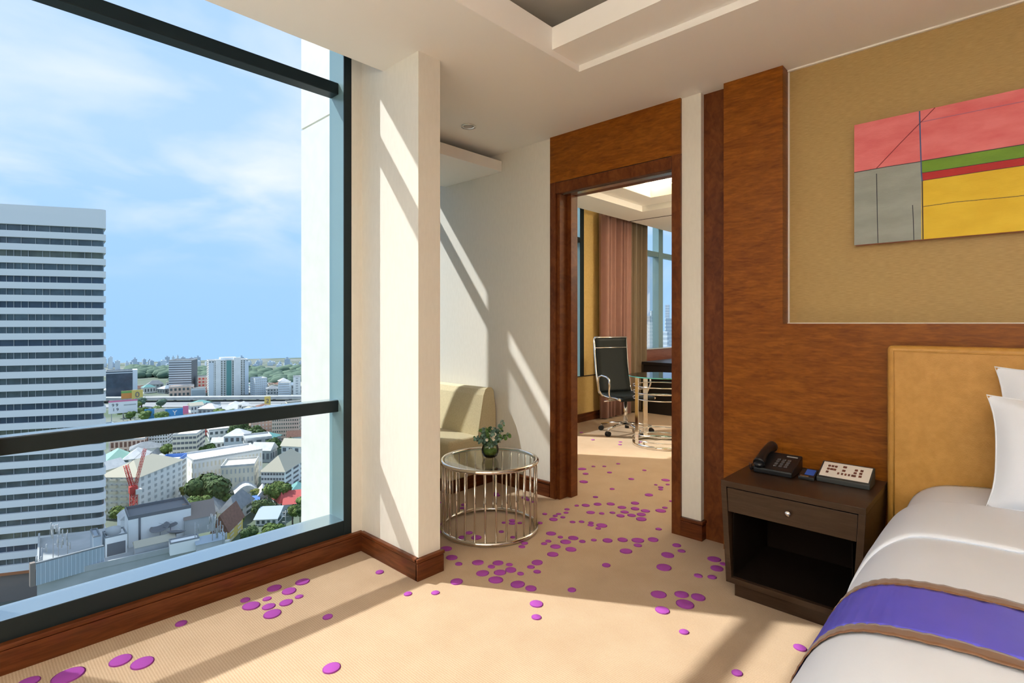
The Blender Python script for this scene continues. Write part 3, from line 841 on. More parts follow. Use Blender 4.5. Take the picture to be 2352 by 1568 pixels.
gt = MB().lathe([(TR - .014, .006), (0, .006)], (TC.x, TC.y, TZ), 64, smooth=False, cap=False).build('glass_top', M['tglass'], ct)
MB().lathe([(TR - .0135, -.003), (TR - .0135, .0055)], (TC.x, TC.y, TZ), 64, cap=False).build('glass_edge', M['tglass_edge'], gt)

# ------------------------------------------------------------------ vase with flowers
VC = on_z(1126, 1050, TZ + .007)
vs = thing('flower_vase', VC, 'round glass vase of eucalyptus and white flowers on the coffee table', 'vase')
vp = [(0.0, .002), (.030, .002), (.044, .012), (.054, .035), (.055, .058), (.048, .082), (.040, .094), (.038, .102), (.042, .108)]
MB().lathe(vp, VC, 28, cap=False).build('glass_bowl', M['vglass'], vs)
MB().lathe([(.0, .016), (.030, .020), (.043, .034), (.044, .046), (.032, .058), (0, .062)], VC, 20).build('moss_filling', M['moss'], vs)
rr = random.Random(3)
stems = MB(); euc = MB(); lf = MB()
def disc(g, c, r, n_, el=1.0):
    n_ = n_.normalized(); a = n_.orthogonal().normalized(); b = n_.cross(a)
    k = 7
    g.add([c + (a * math.cos(2 * math.pi * j / k) + b * el * math.sin(2 * math.pi * j / k)) * r + n_ * (.1 * r * math.cos(4 * math.pi * j / k)) for j in range(k)], [tuple(range(k))], 0, False)
for k in range(44):
    az = rr.uniform(0, 2 * math.pi); out = rr.uniform(.02, .088); top = rr.uniform(.10, .175)
    if k < 3: az, out, top = math.atan2(RT.y, RT.x) + rr.uniform(-.5, .5), .085, .205 + .012 * k
    elif k < 6: az, out, top = math.atan2(RT.y, RT.x) + rr.uniform(-.4, .4), .125, .155
    elif k < 9: az, out, top = math.atan2(-RT.y, -RT.x) + rr.uniform(-.4, .4), .098, .13
    path = []
    for j in range(7):
        u = j / 6
        path.append(VC + Vector((math.cos(az) * out * u ** 1.4, math.sin(az) * out * u ** 1.4, .05 + (top - .05 + .02) * u - .03 * u * u * (out / .1))))
    stems.tube(path, .0012, 5)
    g = lf if (k % 3 == 0 or 3 <= k < 6) else euc
    for j in range(2, 7):
        for q in range(4):
            d = Vector((rr.uniform(-1, 1), rr.uniform(-1, 1), rr.uniform(-.4, 1)))
            disc(g, path[j] + d * .013, rr.uniform(.0075, .0145), d + Vector((0, 0, .4)), rr.uniform(.6, .95))
stems.build('stems', M['stem'], vs)
tag(euc.build('eucalyptus_leaves', M['leaf_euc'], vs), kind='stuff')
tag(lf.build('green_leaves', M['leaf'], vs), kind='stuff')
for k in range(8):
    c = VC + RT * rr.uniform(-.045, .035) + Vector((0, 0, rr.uniform(.12, .172))) - FW * rr.uniform(.035, .06)
    fl_ = MB()
    for q in range(12):
        d = Vector((rr.uniform(-1, 1), rr.uniform(-1, 1), rr.uniform(-.2, 1)))
        disc(fl_, c + d * .007, .009, d, .8)
    fl_.build('white_flower', M['petal'], vs)

# ------------------------------------------------------------------ corner sofa in the alcove
so = thing('corner_sofa', (2.85, 3.6, 0), 'beige upholstered corner sofa built into the sunlit alcove', 'sofa')
mb = MB(); mb.box(2.63, 3.09, 3.12, 4.10, 0, .10); mb.box(2.10, 2.63, 3.60, 4.10, 0, .10)
mb.build('plinth', M['base_wood'], so)
B(2.60, 3.095, 3.10, 4.10, .10, .405).build('seat', M['sofa'], so, bevel=.03, seg=4)
B(2.08, 2.595, 3.58, 4.10, .10, .405).build('seat', M['sofa'], so, bevel=.03, seg=4)
prof = [(2.895, .40), (2.905, .47), (2.93, .60), (2.955, .72), (2.975, .765), (3.0, .779), (3.04, .775), (3.062, .755), (3.085, .60), (3.092, .40)]
MB().prism(prof, 3.10, 4.10, 'y').build('backrest', M['sofa'], so, bevel=.006, seg=3)
MB().tube([(x, 3.102, z) for x, z in prof], .004, 6).build('piping', M['sofa'], so)
prof2 = [(3.80, .40), (3.81, .47), (3.84, .60), (3.87, .72), (3.89, .765), (3.92, .779), (3.96, .775), (3.98, .755), (4.0, .60), (4.02, .40)]
MB().prism(prof2, 2.08, 2.90, 'x').build('backrest', M['sofa'], so, bevel=.006, seg=3)

# ------------------------------------------------------------------ study: curtains, chair, glass table, desk
def curtain(name, label, x0, x1, y, m, seed):
    r = thing(name, ((x0 + x1) / 2, y, 0.02), label, 'curtain', 'study curtains')
    g = MB(); rd_ = random.Random(seed)
    ph_ = rd_.uniform(0, 6)
    def fn(u, v):
        x = x0 + (x1 - x0) * u
        a = u * (x1 - x0) * 2 * math.pi / 0.135 + ph_ + .6 * math.sin(u * 9)
        return Vector((x + .012 * math.cos(a * .5), y + (.055 * math.sin(a) + .02 * math.sin(2.3 * a + 1)) * (.75 + .25 * v) , 0.02 + 2.78 * v))
    g.grid(fn, int((x1 - x0) * 160), 6)
    g.build('drape', m, r, solid=.004)
    MB().tube([(x0, y, 2.81), (x1, y, 2.81)], .008, 6).build('rail', M['metal'], r)
    return r
curtain('curtain', 'pleated mauve curtain hanging beside the yellow wall', 6.02, 6.72, 4.03, M['curtain'], 2)
curtain('curtain', 'pleated taupe curtain edge next to the bright study window', 6.72, 7.14, 4.05, M['curtain_b'], 5)

CC = Vector((5.52, 3.36, 0))
oc = thing('office_chair', CC, 'high back black office chair with chrome arms on five castors', 'office chair')
fa = math.atan2(-0.83, -0.35)   # facing direction of the seat
fd = Vector((math.cos(fa), math.sin(fa), 0)); sd = Vector((-fd.y, fd.x, 0))
def P_(f, s, z): return CC + fd * f + sd * s + Vector((0, 0, z))
for k in range(5):
    a = math.radians(72 * k + 28)
    d = Vector((math.cos(a), math.sin(a), 0))
    lg = MB().tube([CC + Vector((0, 0, .115)), CC + d * .15 + Vector((0, 0, .108)), CC + d * .31 + Vector((0, 0, .078))], [.019, .015, .011], 8).build('base_leg', M['chrome2'], oc)
    e_ = CC + d * .31
    MB().tube([e_ + Vector((0, 0, .085)), e_ + Vector((0, 0, .045))], .008, 6).build('castor_stem', M['chrome2'], lg)
    q = Vector((-d.y, d.x, 0))
    w = MB(); w.tube([e_ + q * -.024 + Vector((0, 0, .029)), e_ + q * .024 + Vector((0, 0, .029))], .028, 14)
    w.build('castor', M['black_m'], lg)
MB().tube([CC + Vector((0, 0, .10)), CC + Vector((0, 0, .40))], [.026, .020], 12).build('gas_column', M['chrome2'], oc)
MB().tube([P_(-.05, -.2, .40), P_(-.05, .2, .40)], .012, 8).build('crossbar', M['chrome2'], oc)
seat = MB()
def seatf(u, v):
    f = -.21 + .45 * u; s = -.235 + .47 * v
    return P_(f, s, .455 - .02 * math.sin(math.pi * u) - .03 * max(0, u - .85) / .15)
seat.grid(seatf, 14, 6)
seat.build('seat', M['chair_mesh'], oc, solid=.03)
bk = MB()
def backf(u, v):
    z = .46 + .66 * u; s = -.225 + .45 * v
    return P_(-.205 - .10 * u - .02 * math.sin(math.pi * u), s, z)
bk.grid(backf, 18, 6)
b_ = bk.build('backrest', M['chair_mesh'], oc, solid=.022)
for sgn in (-1, 1):
    MB().tube([P_(.24, sgn * .24, .43)] + [P_(-.21 + .45 * u, sgn * .24, .452 - .02 * math.sin(math.pi * u)) for u in (.8, .5, .2)] + [P_(-.215 - .10 * u - .02 * math.sin(math.pi * u), sgn * .232, .47 + .65 * u) for u in (0, .15, .4, .7, 1.0)], .012, 8).build('side_rail', M['chrome2'], oc)
    arm = [P_(-.10, sgn * .25, .44), P_(-.13, sgn * .285, .50), P_(-.14, sgn * .29, .60), P_(-.12, sgn * .29, .665), P_(-.06, sgn * .29, .685), P_(.04, sgn * .29, .675), P_(.09, sgn * .29, .65), P_(.095, sgn * .29, .58), P_(.06, sgn * .27, .48), P_(.05, sgn * .25, .44)]
    MB().tube(arm, .0115, 8).build('armrest', M['chrome2'], oc)
MB().tube([P_(-.205 - .083, -.232, 1.0), P_(-.205 - .083, .232, 1.0)], .007, 6).build('back_bar', M['chrome2'], b_)
MB().tube([P_(-.305, -.232, 1.123), P_(-.305, .232, 1.123)], .012, 8).build('top_bar', M['chrome2'], b_)
MB().tube([P_(0, -.1, .40), P_(.0, -.30, .39)], .007, 6).build('tilt_lever', M['chrome2'], oc)

GC = Vector((5.26, 2.76, 0)); GR = 0.30
gtb = thing('glass_table', GC, 'round glass table on a chrome drum base in the study', 'table')
MB().lathe([(0, .732), (.345, .732), (.345, .744), (0, .744)], GC, 56, smooth=False).build('glass_top', M['dglass'], gtb)
MB().lathe([(.3455, .733), (.3465, .738), (.3455, .743)], GC, 56, cap=False).build('glass_rim', M['tglass_edge'], gtb)
for z in (.635, .565, .50, .13, .07):
    MB().tube(circ(GC, GR, z, 48), .006, 8, closed=True).build('ring', M['chrome2'], gtb)
br = MB()
n_ = 48
v = []; f = []
for k in range(n_):
    a = 2 * math.pi * k / n_
    for r_, z in ((GR - .005, 0), (GR + .005, 0), (GR + .005, .035), (GR - .005, .035)):
        v.append((GC.x + r_ * math.cos(a), GC.y + r_ * math.sin(a), z))
for k in range(n_):
    k2 = (k + 1) % n_
    for q in range(4):
        q2 = (q + 1) % 4
        f.append((k * 4 + q, k2 * 4 + q, k2 * 4 + q2, k * 4 + q2))
br.add(v, f, 0, True)
br.build('base_ring', M['chrome2'], gtb)
va = math.atan2(-FW.y, -FW.x)
for da in (-72, 20, 115, 200):
    a = va + math.radians(da)
    g = MB()
    hw = .095
    pts = []
    for r_ in (GR - .004, GR + .006):
        for s_ in (-hw, hw):
            pts.append((GC.x + r_ * math.cos(a + s_), GC.y + r_ * math.sin(a + s_)))
    g.prism([pts[0], pts[1], pts[3], pts[2]], .03, .732)
    g.build('leg', M['chrome2'], gtb, bevel=.001)

dk = thing('writing_desk', (7.4, 3.5, 0), 'dark writing desk below the study window, behind the glass table', 'desk')
B(6.95, 8.6, 3.2, 3.96, .70, .74).build('desk_top', M['desk_black'], dk, bevel=.002)
B(6.98, 8.55, 3.90, 3.95, .0, .70).build('modesty_panel', M['desk_black'], dk)
B(6.97, 7.02, 3.24, 3.90, 0, .70).build('side_panel', M['desk_black'], dk)
B(8.5, 8.55, 3.24, 3.90, 0, .70).build('side_panel', M['desk_black'], dk)
# ------------------------------------------------------------------ the city below the window
GH = 75.0
GZ = CAMZ - GH
RC = random.Random(11)
def depth_at(ybase): return FPX * GH / (ybase - HY)
def at(px, D, z=GZ):
    p = (FW + RT * ((px - CX) / FPX)) * D
    return Vector((p.x, p.y, z))
def z_at(py, D): return CAMZ + (HY - py) / FPX * D
def view_rz(px):
    d = FW + RT * ((px - CX) / FPX)
    return math.atan2(d.y, d.x) - math.pi / 2

C_ = {}
def cm(n, c, r=.8, c2=None, sc=.5, **k):
    C_[n] = mat('city_' + n, c, r, col2=c2, scale=sc, **k)
cm('white', (0.86, 0.86, 0.83), .8, (0.80, 0.81, 0.78), .25)
cm('cream', (0.80, 0.74, 0.60), .8, (0.74, 0.68, 0.54), .25)
cm('pink', (0.74, 0.54, 0.42), .8)
cm('grey', (0.50, 0.52, 0.52), .8, (0.42, 0.44, 0.44), .3)
cm('dgrey', (0.16, 0.17, 0.18), .8)
cm('concrete', (0.47, 0.48, 0.47), .85, (0.38, 0.40, 0.39), .2)
cm('glass', (0.05, 0.075, 0.085), .15, (0.10, 0.14, 0.15), .35, spec=.8)
cm('glass_b', (0.045, 0.07, 0.10), .2, (0.065, 0.10, 0.14), .2)
cm('glass_g', (0.085, 0.10, 0.085), .2, (0.15, 0.17, 0.13), .3)
cm('haze', (0.42, 0.52, 0.62), .9, (0.55, 0.63, 0.70), .02)  # haze and haze_w: distance haze mixed into the base colour
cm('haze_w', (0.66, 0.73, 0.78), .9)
cm('roof_grey', (0.25, 0.27, 0.28), .8, (0.20, 0.22, 0.23), .6)
cm('roof_brown', (0.22, 0.11, 0.075), .8, (0.17, 0.085, 0.06), 1.2)
cm('roof_red', (0.55, 0.10, 0.09), .75)
cm('roof_green', (0.24, 0.42, 0.34), .7)
cm('roof_teal', (0.13, 0.32, 0.30), .7)
cm('roof_blue', (0.10, 0.22, 0.55), .7)
cm('roof_beige', (0.46, 0.43, 0.33), .8)
cm('roof_white', (0.62, 0.62, 0.60), .7, (0.50, 0.51, 0.50), .4)
cm('roof_tin', (0.38, 0.45, 0.50), .45)
cm('orange', (0.45, 0.17, 0.07), .8)
cm('taupe', (0.24, 0.20, 0.17), .8)
cm('yellow', (0.78, 0.58, 0.16), .7)
cm('red', (0.62, 0.07, 0.06), .6)
cm('sign_white', (0.88, 0.88, 0.88), .5)
cm('sign_blue', (0.06, 0.30, 0.62), .5)
cm('sign_green', (0.20, 0.42, 0.12), .5)
cm('sign_orange', (0.75, 0.30, 0.08), .5)
cm('sign_pink', (0.75, 0.20, 0.35), .5)
cm('tree', (0.055, 0.115, 0.018), .8, (0.13, 0.19, 0.035), .6)
cm('tree_d', (0.030, 0.070, 0.016), .8, (0.075, 0.125, 0.03), .6)
cm('tree_y', (0.15, 0.17, 0.03), .8, (0.24, 0.25, 0.05), .6)
cm('tree_far', (0.075, 0.135, 0.095), .9, (0.12, 0.185, 0.125), .05)  # far green paled with distance haze in the colour
cm('trunk', (0.09, 0.06, 0.04), .9)
cm('ground', (0.075, 0.115, 0.065), .95, (0.19, 0.21, 0.19), .018, detail=8)
cm('road', (0.30, 0.31, 0.31), .9)
cm('steel', (0.40, 0.42, 0.43), .5)
cm('tower_white', (0.88, 0.87, 0.84), .75)

gd = MB().lathe([(0.0, 0.0), (1250.0, 0.0), (1250.0, -2.0), (0, -2)], (0, 0, GZ), 96)
gr = struct(gd.build('ground', C_['ground']), 'green and grey city ground far below the window')

spots = []
def free(p, r_):
    p = Vector((p.x, p.y, 0))
    if any((p - a).length < r_ + b for a, b in spots): return False
    spots.append((p, r_)); return True
# --- building kit (local frame: x width, y depth away from viewer, z up from ground)
def wins(w, d, h, floors, bays, sb, ww=.55, wh=.5, z0=0.0, faces='flr'):
    g = MB()
    fh = (h - z0) / floors
    e = .10
    for k in range(floors):
        za = z0 + fh * (k + .5 - wh / 2); zb = z0 + fh * (k + .5 + wh / 2)
        if 'f' in faces and bays:
            bw = w / bays
            for j in range(bays):
                c = -w / 2 + bw * (j + .5)
                g.quad((c - bw * ww / 2, -d / 2 - e, za), (c + bw * ww / 2, -d / 2 - e, za), (c + bw * ww / 2, -d / 2 - e, zb), (c - bw * ww / 2, -d / 2 - e, zb))
                g.quad((c - bw * ww / 2, -d / 2 - e, zb), (c + bw * ww / 2, -d / 2 - e, zb), (c + bw * ww / 2, -d / 2 + .02, zb), (c - bw * ww / 2, -d / 2 + .02, zb))
        if sb:
            bw = d / sb
            for j in range(sb):
                c = -d / 2 + bw * (j + .5)
                for sx in ((-1,) if 'r' not in faces else (1,) if 'l' not in faces else (-1, 1)):
                    X = sx * (w / 2 + e)
                    g.quad((X, c - bw * ww / 2, za), (X, c + bw * ww / 2, za), (X, c + bw * ww / 2, zb), (X, c - bw * ww / 2, zb))
    return g
def roof_mesh(kind, w, d, h, rh, ov=.6):
    g = MB()
    W, Dp = w / 2 + ov, d / 2 + ov
    if kind == 'hip':
        r = min(W, Dp)
        if W >= Dp:
            a, b = (-(W - r), 0, h + rh), (W - r, 0, h + rh)
            v = [(-W, -Dp, h), (W, -Dp, h), (W, Dp, h), (-W, Dp, h), a, b]
            f = [(0, 1, 5, 4), (1, 2, 5), (2, 3, 4, 5), (3, 0, 4), (3, 2, 1, 0)]
        else:
            a, b = (0, -(Dp - r), h + rh), (0, Dp - r, h + rh)
            v = [(-W, -Dp, h), (W, -Dp, h), (W, Dp, h), (-W, Dp, h), a, b]
            f = [(0, 1, 4), (1, 2, 5, 4), (2, 3, 5), (3, 0, 4, 5), (3, 2, 1, 0)]
        g.add(v, f)
    elif kind == 'gable':
        v = [(-W, -Dp, h), (W, -Dp, h), (W, Dp, h), (-W, Dp, h), (-W, 0, h + rh), (W, 0, h + rh)]
        g.add(v, [(0, 1, 5, 4), (2, 3, 4, 5), (1, 2, 5), (3, 0, 4), (3, 2, 1, 0)])
    elif kind == 'gablef':
        v = [(-W, -Dp, h), (W, -Dp, h), (W, Dp, h), (-W, Dp, h), (0, -Dp, h + rh), (0, Dp, h + rh)]
        g.add(v, [(0, 4, 5, 3), (1, 2, 5, 4), (0, 1, 4), (2, 3, 5), (3, 2, 1, 0)])
    elif kind == 'barrel':
        n = 8
        pts = [(-W + 2 * W * k / n, h + rh * math.sin(math.pi * k / n)) for k in range(n + 1)]
        g.prism(pts, -Dp, Dp, 'y')
    else:
        t = .25
        g.box(-W + ov, W - ov, -Dp + ov, -Dp + ov + t, h, h + rh); g.box(-W + ov, W - ov, Dp - ov - t, Dp - ov, h, h + rh)
        g.box(-W + ov, -W + ov + t, -Dp + ov + t, Dp - ov - t, h, h + rh); g.box(W - ov - t, W - ov, -Dp + ov + t, Dp - ov - t, h, h + rh)
    return g
def bld(name, label, px0, px1, ytop, ybase, d, wall='white', rot=0.0, floors=3, bays=5, sb=3, roof='flat', rh=.9, rm=None, wm='glass', ww=.55, wh=.5, group=None, D=None, faces='flr', cat='building', extra=None):
    D = D or depth_at(ybase)
    tot = (px1 - px0) / FPX * D
    a = abs(rot)
    d = min(d, tot / max(math.sin(a), .05) * .6)
    w = max(2.0, (tot - d * math.sin(a)) / math.cos(a))
    h = max(2.5, (z_at(ytop, D) - GZ))
    if roof in ('hip', 'gable', 'gablef', 'barrel'):
        h = max(2.0, h - rh)
    pxm = (px0 + px1) / 2
    r = thing(name, at(pxm, D + d / 2), label, cat, group, view_rz(pxm) + rot)
    spots.append((at(pxm, D + d / 2, 0), max(w, d) * .5))
    B(-w / 2, w / 2, -d / 2, d / 2, 0, h).build('walls', C_[wall], r, local=True)
    roof_mesh(roof, w, d, h, rh).build('parapet' if roof == 'flat' else 'roof', C_[rm or ('roof_white' if roof == 'flat' else 'roof_grey')], r, local=True)
    if floors and (bays or sb):
        tag(wins(w, d, h, floors, bays, sb, ww, wh, 0, faces).build('windows', C_[wm], r, local=True), kind='stuff')
    if extra:
        extra(r, w, d, h)
    return r

# --- striped office tower at the left
TD = 150.0
Cn = at(245, TD, 0)
eu = (FW * math.cos(math.radians(72)) + RT * math.sin(math.radians(72)))
vr = (FW + RT * ((245 - CX) / FPX)).normalized()
en = (Matrix.Rotation(math.radians(4), 3, 'Z') @ vr)
tw = thing('office_tower', (Cn.x, Cn.y, GZ), 'white high-rise tower with dark horizontal window bands at the left', 'tower')
def foot(off, L=48, Dp=24):
    # polygon with rounded near right corner; off > 0 shrinks
    pts = []
    rad = 2.2
    a = Cn - eu * off + en * off * .3
    n = 7
    p0 = a - eu * rad; p2 = a + en * rad
    for k in range(n + 1):
        t = k / n
        q = p0 * (1 - t) ** 2 + a * 2 * t * (1 - t) + p2 * t * t
        pts.append((q.x, q.y))
    b = a + en * Dp; pts.append((b.x, b.y))
    c = b - eu * L; pts.append((c.x, c.y))
    dd = a - eu * L; pts.append((dd.x, dd.y))
    # recess the facade slightly for the glass
    if off:
        nn = Vector((-eu.y, eu.x, 0))
        if nn.dot(vr) < 0: nn = -nn
        pts = [(x + nn.x * off, y + nn.y * off) for x, y in pts]
    return pts
F0, F1 = foot(0.0), foot(0.75)
ztop = z_at(481, TD)
FHT = 3.465
MB().prism(F0, ztop - 5.25, ztop).build('roof_parapet', C_['tower_white'], tw)
zc = ztop - 5.25
gm = ['glass', 'glass', 'glass_g', 'glass', 'glass_b']
k = 0
while zc - FHT > GZ + 6:
    st = MB().prism(F1, zc - 1.72, zc + .05).build('window_band', C_[gm[RC.randrange(5)]], tw)
    ml = MB()
    nn = Vector((-eu.y, eu.x, 0))
    if nn.dot(vr) < 0: nn = -nn
    j = 3.0
    while j < 46:
        q = Cn - eu * (j + .75) + nn * .72
        p2 = q + nn * .1; p3 = q - eu * .12
        ml.add([(q.x, q.y, zc - 1.70), (p3.x, p3.y, zc - 1.70), (p3.x, p3.y, zc), (q.x, q.y, zc), (p2.x, p2.y, zc - 1.70), (p2.x, p2.y, zc)], [(0, 1, 2, 3), (0, 3, 5, 4)])
        j += RC.choice([1.6, 1.6, 3.2])
    tag(ml.build('window_mullions', C_['grey'], st), kind='stuff')
    hgt = FHT - 1.72
    MB().prism(F0, zc - FHT, zc - 1.72).build('spandrel_band', C_['tower_white'], tw)
    zc -= FHT
    k += 1
MB().prism(F0, zc - .8, zc).build('terracotta_band', C_['orange'], tw)
MB().prism(F1, GZ, zc - .8).build('podium', C_['taupe'], tw)

# --- named buildings, far to near
def strips(n, m):
    def f(r, w, d, h):
        g = MB()
        for k in range(n):
            z = h * (k + .35) / n
            g.box(-w / 2 - .15, w / 2 + .15, -d / 2 - .15, -d / 2 + .1, z, z + h / n * .45)
        tag(g.build('window_bands', C_[m], r, local=True), kind='stuff')
    return f
bld('office_block', 'dark blue glass office block with a white side wall, beside the striped tower', 250, 303, 853, 915, 16, 'glass_b', 0, 0, 0, 0,
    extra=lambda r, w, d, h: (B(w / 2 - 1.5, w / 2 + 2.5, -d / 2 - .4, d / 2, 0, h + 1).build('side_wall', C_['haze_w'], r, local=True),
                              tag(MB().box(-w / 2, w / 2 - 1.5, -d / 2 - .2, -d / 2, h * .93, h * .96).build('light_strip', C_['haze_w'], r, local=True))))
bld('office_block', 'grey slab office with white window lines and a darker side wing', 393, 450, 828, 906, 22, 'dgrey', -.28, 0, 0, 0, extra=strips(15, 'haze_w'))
bld('podium_building', 'pale low podium building in front of the grey slab office', 393, 442, 888, 911, 14, 'pink', 0, 2, 6, 0)
def condo(r, w, d, h):
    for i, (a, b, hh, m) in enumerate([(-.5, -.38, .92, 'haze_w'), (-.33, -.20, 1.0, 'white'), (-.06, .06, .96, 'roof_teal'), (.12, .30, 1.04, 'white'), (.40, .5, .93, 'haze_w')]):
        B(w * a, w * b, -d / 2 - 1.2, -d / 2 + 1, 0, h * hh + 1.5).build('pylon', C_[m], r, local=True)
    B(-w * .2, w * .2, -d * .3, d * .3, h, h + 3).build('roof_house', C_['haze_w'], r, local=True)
bld('condominium', 'white twin condominium towers with vertical pylons in the distance', 480, 566, 828, 909, 18, 'white', .12, 20, 14, 4, wm='glass_g', ww=.6, wh=.55, extra=condo)
bld('small_block', 'red and white block between the slab office and the condominium', 456, 478, 866, 903, 12, 'pink', 0, 5, 3, 0, wm='red')
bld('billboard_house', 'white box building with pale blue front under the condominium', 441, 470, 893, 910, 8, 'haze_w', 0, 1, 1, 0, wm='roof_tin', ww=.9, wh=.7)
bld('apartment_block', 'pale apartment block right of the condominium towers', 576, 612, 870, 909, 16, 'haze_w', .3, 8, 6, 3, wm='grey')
bld('apartment_block', 'low grey roofed block right of the condominium', 612, 640, 886, 912, 12, 'grey', .1, 3, 4, 2, roof='hip', rh=3)
bld('apartment_block', 'striped pale block with red corner, far right by the window edge', 640, 668, 880, 912, 14, 'haze_w', -.1, 6, 1, 0, wm='grey', ww=.9, wh=.4)
bld('apartment_block', 'narrow white slab tower nearest the white outside wall', 674, 690, 866, 912, 10, 'white', 0, 8, 1, 2, wm='grey', ww=.3)
bld('apartment_block', 'large blocky pink and beige apartments left of the white outside wall', 568, 622, 948, 1006, 18, 'pink', .15, 7, 6, 3, wm='white', ww=.4)
bld('apartment_block', 'pink beige apartments with rows of small windows at the window edge', 628, 700, 952, 1012, 22, 'pink', -.2, 7, 12, 4, wm='glass_g', ww=.5, wh=.45)
bld('apartment_block', 'white apartments with many small windows below the lower window bar', 330, 392, 990, 1034, 14, 'white', -.2, 6, 10, 3, wm='glass_g')
bld('red_house', 'red brick building just under the lower window bar', 424, 482, 976, 1002, 14, 'red', .1, 3, 8, 3, wm='pink')
bld('white_house', 'white house block right of the red brick building', 478, 524, 988, 1012, 12, 'white', .1, 2, 4, 2)
bld('grey_house', 'pale grey flat building with balconies beside a dark tree', 560, 622, 1008, 1044, 14, 'concrete', .12, 3, 3, 2, wm='glass')
bld('balcony_building', 'white terraced building with dark balcony levels', 402, 468, 1000, 1058, 18, 'cream', -.25, 5, 6, 3, wm='dgrey', ww=.8, wh=.45)
bld('pink_house', 'pale pink house with brown front near the tower', 262, 338, 1012, 1046, 14, 'pink', -.2, 2, 8, 3, wm='roof_brown', ww=.6, wh=.7)
bld('green_roof_house', 'cream house with a pale green hipped roof beside the tower', 240, 304, 1038, 1080, 16, 'cream', .1, 3, 6, 3, roof='hip', rh=5, rm='roof_green')
bld('white_house', 'white house with white hipped roof behind the crane', 288, 342, 1036, 1078, 14, 'white', -.2, 3, 3, 2, roof='hip', rh=4, rm='roof_white')
bld('grey_roof_house', 'grey hipped roof house left of the terraced building', 338, 378, 1040, 1068, 14, 'concrete', -.2, 2, 3, 2, roof='hip', rh=5)
bld('arched_shed', 'white arched roof shed below the grey hipped roof', 340, 382, 1056, 1072, 12, 'white', 0, 0, 0, 0, roof='barrel', rh=2.5, rm='roof_white')
bld('row_houses', 'long row of white shophouses with flat roofs behind the big tree', 428, 596, 1050, 1112, 18, 'white', .30, 3, 18, 4, wm='cream', ww=.35)
bld('row_houses', 'second row of white shophouses with blank end wall above the tree', 512, 592, 1072, 1132, 14, 'cream', -.15, 3, 8, 3, wm='grey', ww=.3)
bld('green_house', 'small pale green house on the white rooftops', 545, 590, 1056, 1084, 10, 'roof_green', .2, 1, 2, 1, roof='gablef', rh=3, rm='roof_teal')
bld('school_building', 'three storey white building with beige hipped roof and window rows', 604, 704, 1052, 1128, 24, 'white', -.42, 4, 8, 3, roof='hip', rh=6, rm='roof_beige', wm='dgrey', ww=.7, wh=.42)
def hotel(r, w, d, h):
    for sx in (-.38, -.12, .14, .4):
        g = MB()
        for k in range(7):
            z = h * (k + .25) / 7
            g.box(w * sx - 1.2, w * sx + 1.2, -d / 2 - 1.0, -d / 2 + .1, z, z + .9)
        g.build('balcony_column', C_['cream'], r, local=True)
bld('hotel_block', 'large white residential block with beige hipped roof behind the red crane', 246, 412, 1068, 1192, 26, 'white', -.62, 7, 8, 7, roof='hip', rh=4.5, rm='roof_beige', wm='grey', ww=.35, wh=.5, extra=hotel)
bld('blue_roof_block', 'white block with a blue roof beside the large residential block', 358, 426, 1070, 1150, 16, 'white', -.3, 6, 3, 2, roof='flat', rm='roof_blue', rh=1.5)
bld('villa', 'villa with grey hipped roof and white walls beyond the rooftops', 508, 580, 1146, 1204, 15, 'white', -.45, 2, 2, 2, roof='hip', rh=5)
bld('villa', 'lower wing of the grey hipped roof villa', 464, 518, 1152, 1196, 14, 'cream', -.2, 2, 2, 2, roof='hip', rh=4)
bld('arched_house', 'white house with vaulted roof beside the round tree', 538, 588, 1120, 1142, 12, 'white', .1, 1, 3, 2, roof='barrel', rh=3, rm='roof_white')
bld('white_house', 'narrow white gabled house right of the vaulted roof', 592, 614, 1126, 1156, 10, 'white', 0, 2, 2, 1, roof='gablef', rh=3, rm='roof_white')
bld('red_roof_house', 'small house with a red hipped roof among trees', 626, 654, 1145, 1168, 11, 'white', .3, 1, 2, 1, roof='hip', rh=4, rm='roof_red')
bld('red_roof_house', 'house with a longer red gabled roof by the window edge', 654, 704, 1142, 1168, 11, 'white', -.1, 1, 3, 1, roof='gable', rh=4, rm='roof_red')
bld('teal_roof_house', 'house with a teal roof above the red roofs', 662, 704, 1126, 1150, 12, 'white', 0, 1, 3, 1, roof='hip', rh=4, rm='roof_teal')
bld('tin_roof_shed', 'shed with a pale blue metal roof near the utility pole', 590, 660, 1176, 1206, 14, 'white', -.3, 1, 4, 2, roof='gable', rh=2.5, rm='roof_tin')
bld('blue_tarp_shed', 'small shed with a bright blue roof left of the red roofs', 556, 592, 1148, 1166, 8, 'concrete', 0, 0, 0, 0, roof='gable', rh=1.5, rm='roof_blue')
bld('gabled_house', 'brown gabled house with yellow front near the antennas', 492, 556, 1182, 1252, 14, 'yellow', -.35, 3, 2, 2, roof='gablef', rh=6, rm='roof_brown', wm='cream', ww=.5,
    extra=lambda r, w, d, h: B(-w / 2 - .5, w / 2 + .8, -d / 2 - 1.6, -d / 2 + .1, h * .28, h * .44).build('balcony', C_['white'], r, local=True))

